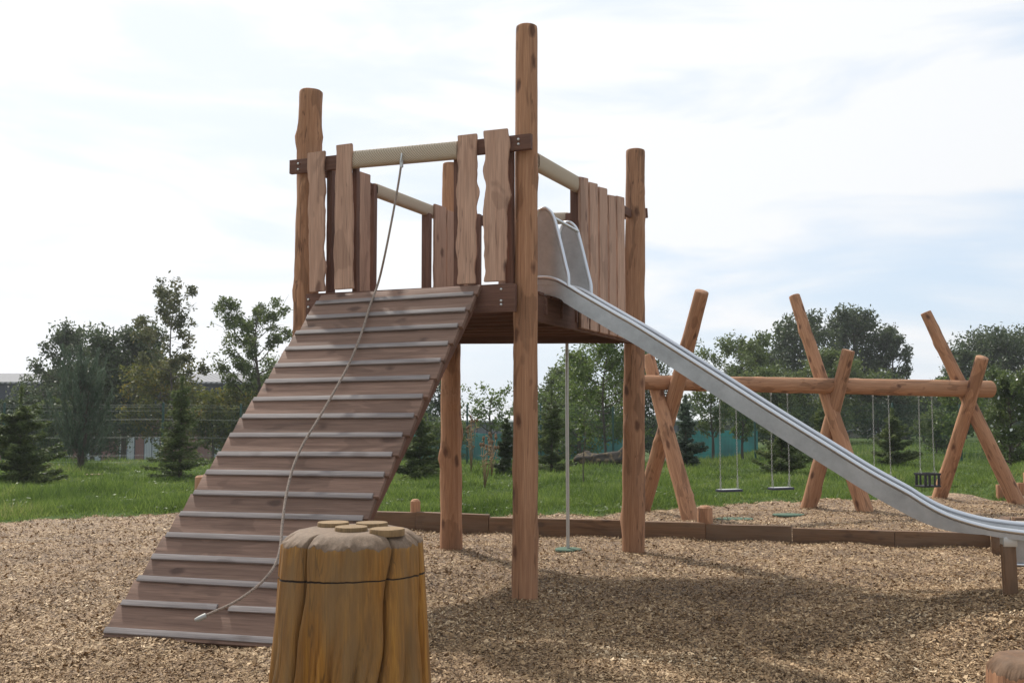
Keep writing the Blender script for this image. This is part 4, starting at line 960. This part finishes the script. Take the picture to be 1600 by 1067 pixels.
# ------------------------------------------------------------------ vegetation
def leafmesh(name, c, size, rs, aspect=.5, flat=0.0, dirs=None):
    n = len(c); d = rs.randn(n, 3) if dirs is None else dirs + .35 * rs.randn(n, 3)
    d[:, 2] *= (1 - flat); d /= np.linalg.norm(d, axis=1)[:, None] + 1e-9
    r = rs.randn(n, 3); e = np.cross(d, r); e /= np.linalg.norm(e, axis=1)[:, None] + 1e-9
    s = size * (.6 + .8 * rs.rand(n)); V, Fq = quads(c, d * s[:, None], e * (s * aspect)[:, None]); return arrmesh(name, V, Fq)
def tree(px, Y, ytop, wpx, label, leaf=M_LEAF, nleaf=9000, lsize=.09, cb=.22, seed=0, limbs=16, spread=.28, name='tree', trunk_r=None, airy=0.0, shape='oval', lean=0, group=None, ydrop=0, up=.55, trunkmat=None, sub=7, flowers=0):
    rs = np.random.RandomState(seed); x0 = (px - 800) / F_PX * Y; g = Tz(x0, Y); H = at(px, ytop, Y).z - g; Wd = wpx / F_PX * Y / 2
    t = thing(name, (x0, Y, g), label, 'tree' if 'tree' in name or name in ('birch', 'pine', 'spruce') else 'shrub', group)
    tr = trunk_r or .022 * H; parts = []
    npt = 9; ph = rs.rand() * 6; trunk = [Vector((lean * (i / npt) ** 1.5 * H * .2 + .03 * H * math.sin(ph + i * .6) * (i / npt), .03 * H * math.cos(ph * 2 + i * .5) * (i / npt), H * .93 * i / npt)) for i in range(npt + 1)]
    parts.append(tube_arr(trunk, [tr * (1 - .88 * i / npt) for i in range(npt + 1)], 8))
    C = []; 
    def tp(f):
        q = f * npt / .93; i = min(int(q), npt - 1); return trunk[i].lerp(trunk[i + 1], min(1, q - i))
    for k in range(limbs):
        f = cb + (.90 - cb) * ((k + rs.rand()) / limbs)
        rel = (f - cb) / (1 - cb)
        if shape == 'oval': env = math.sin(math.pi * min(1, .18 + .80 * rel)) ** .6
        elif shape == 'cone': env = (1 - rel) ** .8 * 1.05 + .06
        elif shape == 'vase': env = .45 + .6 * math.sin(math.pi * (.15 + .7 * rel))
        else: env = 1 - .35 * rel
        L = Wd * env * (.55 + .62 * rs.rand()); az = k * 2.399 + rs.rand() * .8
        s = tp(f); u_ = up * (.6 + .8 * rs.rand()) 
        pts = []
        for j in range(6):
            q = j / 5; pts.append(s + Vector((math.cos(az) * L * q, math.sin(az) * L * q, L * u_ * (q ** 1.3) + .04 * L * math.sin(q * 6 + k))))
        r0 = tr * (1 - f) * .5 + .008; parts.append(tube_arr(pts, [r0 * (1 - .85 * j / 5) for j in range(6)], 5))
        for b in range(sub):
            q = .25 + .75 * rs.rand(); i = min(int(q * 5), 4); sp_ = pts[i].lerp(pts[i + 1], q * 5 - i)
            dl = L * .38 * (1.15 - q * .5); dirv = Vector((math.cos(az) + rs.randn() * .8, math.sin(az) + rs.randn() * .8, .35 + rs.randn() * .45)).normalized()
            e = sp_ + dirv * dl; parts.append(tube_arr([sp_, e], [r0 * .3, r0 * .08 + .002], 3, cap=False))
            m = max(4, int(nleaf / (limbs * sub) * (.5 + rs.rand())))
            tt = rs.rand(m) ** .7; pp = np.array(sp_)[None] * (1 - tt[:, None]) + np.array(e)[None] * tt[:, None]
            C.append(pp + np.clip(rs.randn(m, 3), -1.5, 1.5) * (spread * Wd * (.35 if airy else .5)))
    # leader
    m = int(nleaf * .05); tt = rs.rand(m); top = np.array(trunk[-1]); C.append(top[None] + rs.randn(m, 3) * np.array([.12, .12, .10 * 1.0]) * Wd * (1 if not airy else .7) + np.stack([0 * tt, 0 * tt, (tt - .6) * H * .16], -1))
    V, Fc = join(parts); me = pymesh('trunk', V, Fc); mkobj('trunk', me, trunkmat or M_BARK, t, Matrix.Translation((x0, Y, g)))
    c = np.concatenate(C)
    zt = np.percentile(c[:, 2], 99.4); zb = cb * H * .5; k_ = (H - zb) / (zt - zb); KZ = lambda q: np.where(q > zb, zb + (q - zb) * k_, q)
    rr_ = np.hypot(c[:, 0], c[:, 1]); kr_ = min(1.25, max(.7, Wd * 1.05 / np.percentile(rr_, 97)))
    c[:, 2] = KZ(c[:, 2]); c[:, :2] *= kr_
    for p_ in me.vertices: p_.co = Vector((p_.co.x * (kr_ if p_.co.z > cb * H else 1), p_.co.y * (kr_ if p_.co.z > cb * H else 1), float(KZ(p_.co.z))))
    # ragged crown: drop leaves in patches so that gaps open
    q_ = c * (2.2 / max(Wd, .5)); nz = np.sin(q_[:, 0] * 1.7 + seed) * np.sin(q_[:, 1] * 1.9 + 1.3 * seed) * np.sin(q_[:, 2] * 1.6 + .7 * seed) + .5 * np.sin(q_[:, 0] * 4.1 + seed * 2) * np.sin(q_[:, 2] * 3.7 + q_[:, 1] * 3)
    c = c[nz > -.33 - .2 * rs.rand(len(c))]; c = c[c[:, 2] > .05 * H]
    mkobj('crown', leafmesh('crown', c, lsize, rs), leaf, t, Matrix.Translation((x0, Y, g)), smooth=False)
    if flowers:
        k_ = rs.choice(len(c), flowers); mkobj('blossom', leafmesh('blossom', c[k_] * 1.03, .045, rs, .9), M_FLOWER, t, Matrix.Translation((x0, Y, g)), smooth=False)
    return t
M_FLOWER = simple('white_petals', (.75, .75, .72), .6)
def spruce(px, py, ytop, wpx, label, seed=0, mat=M_NEED, n=13000, leader=.12, name='spruce', pine=False, ns=.05, group=None, stems=1):
    rs = np.random.RandomState(seed); g0 = gnd(px, py); x0, Y = g0.x, g0.y; g = Tz(x0, Y); H = at(px, ytop, Y).z - g; Wd = wpx / F_PX * Y / 2
    t = thing(name, (x0, Y, g), label, 'tree', group); parts = []; C = []; D = []
    for s_ in range(stems):
        lx = (s_ * .35 - .1 * (stems > 1)); hh = H * (1 - .18 * s_)
        trunk = [Vector((lx * (.3 + .7 * i / 6) * (i > 0), 0, hh * i / 6)) for i in range(7)]
        parts.append(tube_arr(trunk, [.018 * H * (1 - .9 * i / 6) + .004 for i in range(7)], 7))
        nw = int(hh / (.16 if not pine else .24)); tot = 0
        for w in range(nw):
            f = .05 + (.97 - leader * 1.0) * w / nw; nbch = 6 if not pine else 5; rel = f
            for b in range(nbch):
                az = rs.rand() * 6.28; f_ = min(.96, max(.03, f + rs.randn() * .018)); prof_ = (1 - rel) ** .75 if not pine else (math.sin(math.pi * min(1, .33 + rel * .66)) ** .9)
                L = Wd * prof_ * (.35 + .95 * rs.rand() ** 1.2) + .05
                q0 = Vector((lx * (.3 + .7 * f_), 0, hh * f_)); pts = []; dz_ = rs.randn() * .10
                for j in range(5):
                    q = j / 4; zz = (L * ((-.10 + dz_) * q + .24 * q * q)) if not pine else L * (.35 * q + .75 * q * q)
                    pts.append(q0 + Vector((math.cos(az) * L * q * (1 if not pine else 1 - .25 * q), math.sin(az) * L * q * (1 if not pine else 1 - .25 * q), zz)))
                parts.append(tube_arr(pts, [.010 * (1 - .7 * j / 4) for j in range(5)], 3, cap=False))
                m = int(n / (nw * nbch) * (L / Wd + .15) * (2.0 if not pine else 1.0))
                if m < 2: continue
                q = rs.rand(m) ** (.75 if not pine else .5) if not pine else .45 + .55 * rs.rand(m)
                idx = np.minimum((q * 4).astype(int), 3); fr_ = q * 4 - idx; P_ = np.array([tuple(p_) for p_ in pts])
                pp = P_[idx] * (1 - fr_[:, None]) + P_[idx + 1] * fr_[:, None]
                if pine:
                    jit = rs.randn(m, 3) * .035; C.append(pp + jit); dv = (P_[4] - P_[2]); dv = dv / np.linalg.norm(dv); D.append(np.tile(dv, (m, 1)) * .9 + rs.randn(m, 3) * .35 + np.array([0, 0, .3]))
                else:
                    side = rs.randn(m, 1) * L * .20 * (1.1 - q[:, None]); perp = np.array([-math.sin(az), math.cos(az), 0])
                    C.append(pp + perp * side + rs.randn(m, 3) * .03 + np.array([0, 0, -.02])); D.append(np.tile(np.array([math.cos(az), math.sin(az), -.1]), (m, 1)) + perp * np.sign(side) * .8)
        # leader needles
        m = 160; q = rs.rand(m); C.append(np.stack([np.full(m, lx) + rs.randn(m) * .02, rs.randn(m) * .02, hh * (1 - leader * q)], -1)); D.append(np.tile(np.array([0, 0, 1.]), (m, 1)) + rs.randn(m, 3) * .4)
    V, Fc = join(parts); mkobj('trunk', pymesh('trunk', V, Fc), M_BARK, t, Matrix.Translation((x0, Y, g)))
    c = np.concatenate(C); d = np.concatenate(D)
    mkobj('crown', leafmesh('crown', c, ns, rs, aspect=.18 if pine else .3, dirs=d), mat, t, Matrix.Translation((x0, Y, g)), smooth=False)
BT = 'trees beyond the fence'
# left
tree(82, 62, 572, 90, 'dark bushy tree at the far left edge behind the fence', M_LEAFD, 9000, .11, .08, 101, 22, name='leafy_tree', group=BT, shape='oval', sub=8)
tree(95, 58, 508, 130, 'dark tree with a ragged thin top at the left, rising above the young pine', M_LEAFD, 11000, .10, .12, 102, 22, airy=1, name='leafy_tree', group=BT, shape='cone', up=.9)
tree(196, 54, 512, 145, 'dense dark tree left of the tall slender tree', M_LEAFD, 20000, .105, .22, 103, 24, name='leafy_tree', group=BT)
tree(270, 47, 440, 128, 'tall slender tree with a sparse bronze top standing above the others at left', M_LEAFB, 5200, .085, .45, 104, 18, airy=1, name='leafy_tree', group=BT, up=.5, sub=6, trunk_r=.085, spread=.17)
tree(255, 50, 560, 120, 'yellowing tree around the foot of the tall slender tree', M_LEAFY, 9000, .085, .2, 105, 20, name='leafy_tree', group=BT)
tree(405, 45, 472, 128, 'airy green birch just left of the top of the ramp', M_LEAF, 15000, .07, .22, 106, 26, airy=1, name='birch', group=BT, up=1.0, shape='vase', spread=.2)
tree(335, 43, 606, 120, 'low yellow green tree between the slender tree and the ramp', M_LEAFY, 9000, .075, .25, 107, 18, name='leafy_tree', group=BT)
tree(440, 50, 560, 120, 'green tree mostly hidden behind the ramp', M_LEAF, 7000, .09, .15, 108, 18, name='leafy_tree', group=BT)
spruce(125, 731, 541, 112, 'young bluish pine with upswept branches in the left grass', 109, M_PINE, 5200, .16, 'pine', True, .085, stems=2)
spruce(28, 756, 603, 120, 'wide young spruce at the left edge of the grass', 110, M_NEED, 17000, .2, ns=.05)
spruce(281, 748, 588, 92, 'young spruce in the grass between the pine and the ramp', 111, M_NEED, 9000, .12, ns=.045)
tree(148, 60, 566, 110, 'dark tree filling the gap behind the young pine', M_LEAFD, 11000, .105, .06, 154, 20, name='leafy_tree', group=BT)
tree(28, 50, 622, 90, 'low dark bush in front of the building at the far left edge', M_LEAFD, 8000, .09, .03, 150, 18, name='leafy_shrub', group=BT)
tree(88, 46, 625, 60, 'low bush standing just behind the young pine', M_LEAF, 7000, .085, .03, 151, 18, name='leafy_shrub', group=BT)
tree(385, 46, 600, 110, 'bushy tree under the airy birch at the edge of the ramp', M_LEAF, 8000, .08, .05, 153, 18, name='leafy_tree', group=BT)
# middle
spruce(655, 748, 632, 82, 'dark young spruce between the ramp and the rear tower post', 112, M_NEED, 15000, .10, ns=.045)
spruce(791, 746, 655, 27, 'narrow columnar dark conifer beside the front tower post', 113, M_LEAFD, 9000, .03, ns=.045, name='columnar_conifer')
tree(665, 60, 585, 110, 'dark tree behind the spruce right of the ramp', M_LEAFD, 9000, .10, .12, 114, 18, name='leafy_tree', group=BT)
tree(768, 44, 598, 78, 'thin young tree with bare twigs at its top beside the front tower post', M_LEAFL, 1500, .075, .35, 115, 14, airy=1, name='young_tree', up=1.2)
tree(945, 37, 512, 150, 'light green young tree with a visible trunk behind the sliding pole', M_LEAFL, 12000, .062, .16, 116, 30, airy=1, name='young_tree', up=.55, spread=.22, trunk_r=.06)
tree(870, 55, 575, 100, 'green tree behind the pole at the right of the front tower post', M_LEAF, 9000, .09, .1, 117, 20, name='leafy_tree', group=BT)
tree(1000, 58, 548, 130, 'dark green tree behind the rear right tower post', M_LEAFD, 11000, .10, .1, 118, 22, name='leafy_tree', group=BT)
tree(905, 50, 548, 120, 'green tree behind the pole, between the front and rear right tower posts', M_LEAFL, 9000, .085, .06, 155, 20, name='leafy_tree', group=BT)
tree(700, 46, 652, 90, 'low green bush behind the rear left tower post', M_LEAF, 5000, .075, .03, 156, 16, name='leafy_shrub')
spruce(862, 738, 606, 66, 'young spruce just right of the front tower post', 119, M_NEED, 8500, .18, ns=.045)
tree(911, 24, 640, 36, 'staked bare sapling in the grass in front of the fallen log', M_LEAFL, 240, .045, .5, 120, 9, airy=1, name='sapling', trunk_r=.018, up=.8)
# right
spruce(1072, 732, 618, 62, 'soft bushy conifer seen through the left crossed swing legs', 121, M_PINE, 10000, .1, ns=.05, name='conifer')
tree(1112, 39, 596, 64, 'slim young tree with a dark trunk beyond the leftmost swing', M_LEAF, 2600, .06, .3, 122, 18, airy=1, name='young_tree', up=1.3)
tree(1158, 40, 606, 62, 'slim young tree between the two flat swings', M_LEAFL, 2600, .06, .25, 123, 18, airy=1, name='young_tree', up=1.1)
spruce(1222, 742, 632, 92, 'low spreading spruce behind the second flat swing', 124, M_NEED, 9500, .12, ns=.05)
spruce(1284, 728, 620, 48, 'narrow young spruce behind the middle crossed swing legs', 125, M_NEED, 6000, .2, ns=.05)
tree(1165, 62, 520, 120, 'ragged dark green tree above the slide, leftmost of the tall right hand trees', M_LEAF, 13000, .10, .15, 126, 24, airy=1, name='leafy_tree', group=BT, up=.8)
tree(1238, 80, 496, 118, 'tall round green tree behind the middle of the swing beam', M_LEAFD, 15000, .14, .2, 127, 24, name='leafy_tree', group=BT)
tree(1337, 84, 486, 112, 'tallest dark rounded tree behind the swing beam', M_LEAFD, 17000, .14, .2, 128, 26, name='leafy_tree', group=BT)
tree(1392, 82, 516, 66, 'dark rounded tree with a leaning right edge beside the gap of sky', M_LEAFD, 10000, .13, .2, 129, 18, name='leafy_tree', group=BT)
tree(1205, 58, 575, 120, 'mid green tree filling in behind the slide', M_LEAF, 12000, .10, .05, 130, 22, name='leafy_tree', group=BT)
tree(1295, 60, 548, 130, 'yellowish green tree standing in front of the tallest tree', M_LEAF, 15000, .10, .05, 131, 24, name='leafy_tree', group=BT)
tree(1370, 62, 585, 120, 'low dark tree between the middle legs and the cradle swing', M_LEAFD, 12000, .10, .04, 132, 22, name='leafy_tree', group=BT)
tree(1440, 66, 606, 110, 'low dark tree under the gap of sky', M_LEAFD, 9000, .10, .04, 133, 20, name='leafy_tree', group=BT)
tree(1565, 76, 514, 150, 'big dark tree rising at the right edge', M_LEAFD, 19000, .13, .15, 134, 28, name='leafy_tree', group=BT)
tree(1505, 70, 548, 80, 'dark tree behind the leaning leg of the right swing pair', M_LEAFD, 10000, .12, .15, 135, 20, name='leafy_tree', group=BT)
spruce(1396, 728, 638, 66, 'young spruce behind the chains near the cradle swing', 136, M_NEED, 9000, .1, ns=.05)
tree(1498, 40, 592, 92, 'loose light green tree between the right crossed swing legs', M_LEAFL, 5000, .065, .2, 137, 22, airy=1, name='young_tree', up=1.0)
tree(1575, 31, 578, 110, 'green shrub with small white flowers at the right edge', M_LEAF, 12000, .055, .04, 138, 26, airy=1, name='flowering_shrub', up=.9, flowers=170)
tree(1460, 42, 640, 70, 'low green shrub behind the cradle swing', M_LEAF, 5000, .06, .04, 139, 18, name='leafy_shrub')
def wood_far():
    rs = np.random.RandomState(77); n = 60000; x = (rs.rand(n) * 2 - 1) * 95; y = 118 + rs.rand(n) * 12
    top = 4.2 + 1.3 * np.sin(x * .35) + .9 * np.sin(x * .9 + 1) + .6 * np.sin(x * 2.3); zz = rs.rand(n) ** .8 * top
    c = np.stack([x, y, T(x, y) + zz], -1); mkobj('far_wood', leafmesh('far_wood', c, .32, rs), M_LEAFD, label='distant line of dark trees along the horizon', cat='wood', kind='stuff', smooth=False)
wood_far()
# teasels
M_HEAD = simple('seed_head', (.17, .10, .055), .95)
M_DRY = simple('dry_stalk', (.26, .17, .09), .9, noise=.3, scale=8)
def teasel(px, py, ytop, seed, label, nh=6):
    rs = random.Random(seed); g0 = gnd(px, py); g = Tz(g0.x, g0.y); H = at(px, ytop, g0.y).z - g
    t = thing('teasel_plant', (g0.x, g0.y, g), label, 'plant', 'dried teasels in the grass'); parts = []; hd = []
    for k in range(nh):
        az = rs.uniform(0, 6.28); sp_ = rs.uniform(.02, .28); h = H * rs.uniform(.65, 1)
        pts = [Vector((g0.x, g0.y, g)), Vector((g0.x + math.cos(az) * sp_ * .4, g0.y + math.sin(az) * sp_ * .4, g + h * .5)), Vector((g0.x + math.cos(az) * sp_, g0.y + math.sin(az) * sp_, g + h))]
        parts.append(tube_arr(pts, [.010, .008, .006], 5)); p = pts[2]
        hd.append(tube_arr([p, p + Vector((0, 0, .02)), p + Vector((0, 0, .05)), p + Vector((0, 0, .085)), p + Vector((0, 0, .10))], [.012, .033, .038, .024, .004], 8))
        for q in range(4):
            b = pts[1].lerp(pts[2], rs.random()); a2 = rs.uniform(0, 6.28); e = b + Vector((math.cos(a2) * .1, math.sin(a2) * .1, rs.uniform(-.04, .08))); parts.append(tube_arr([b, b.lerp(e, .5) + Vector((0, 0, .01)), e], [.004, .016, .002], 4))
    o0 = Vector((g0.x, g0.y, g)); V, Fc = join(parts); mkobj('stalks', pymesh('stalks', [Vector(q) - o0 for q in V], Fc), M_DRY, t, Matrix.Translation(o0))
    for V, Fc in hd: mkobj('seed_head', pymesh('seed_head', [Vector(q) - o0 for q in V], Fc), M_HEAD, t, Matrix.Translation(o0))
teasel(736, 742, 652, 1, 'dried brown teasel with tall crowded heads beside the rear tower post', 9)
teasel(757, 762, 672, 2, 'dried brown teasel in the middle, nearest the camera', 7)
teasel(768, 748, 680, 3, 'dried brown teasel beside the columnar conifer', 7)
# fallen log, sawn disc in grass
def lying_log():
    m, N, L, B = nodes('rotting_bark'); tc = N.new('ShaderNodeTexCoord'); n = N.new('ShaderNodeTexNoise'); n.inputs['Scale'].default_value = 4.5; n.inputs['Detail'].default_value = 5; n.inputs['Distortion'].default_value = .8; L.new(tc.outputs['Object'], n.inputs['Vector'])
    r = ramp(N, [(.50, (.016, .012, .008)), (.60, (.085, .058, .025))]); L.new(n.outputs['Fac'], r.inputs[0]); L.new(r.outputs[0], B.inputs['Base Color']); B.inputs['Roughness'].default_value = .95
    a = gnd(903, 728); b = gnd(996, 732); a.z = Tz(a.x, a.y) + .2; b.z = Tz(b.x, b.y) + .24
    log('fallen_log', a, b, .24, .28, m, None, seed=91, amp=.22, label='fallen log with peeling mottled bark lying in the grass by the fence', cat='log')
lying_log()
g = gnd(147, 743); blob_mat('sawn_round', Vector((g.x, g.y, Tz(g.x, g.y) + .06)), .22, .22, 12, None, M_DISC, label='pale sawn log round lying in the grass left of the young spruce', cat='log round')

# ------------------------------------------------------------------ thin bright haze volume, added to imitate veiling lens glare
hz_m = bpy.data.materials.new('thin_glare_haze'); hz_m.use_nodes = True; hn = hz_m.node_tree; hn.nodes.clear()
ho = hn.nodes.new('ShaderNodeOutputMaterial'); hv_ = hn.nodes.new('ShaderNodeVolumePrincipled'); hn.links.new(hv_.outputs[0], ho.inputs['Volume'])
hv_.inputs['Color'].default_value = (.93, .96, 1, 1); hv_.inputs['Density'].default_value = .0005; hv_.inputs['Anisotropy'].default_value = .35
cuboid('glare_haze', -150, 150, -30, 160, -5, 16, hz_m, kind='stuff')
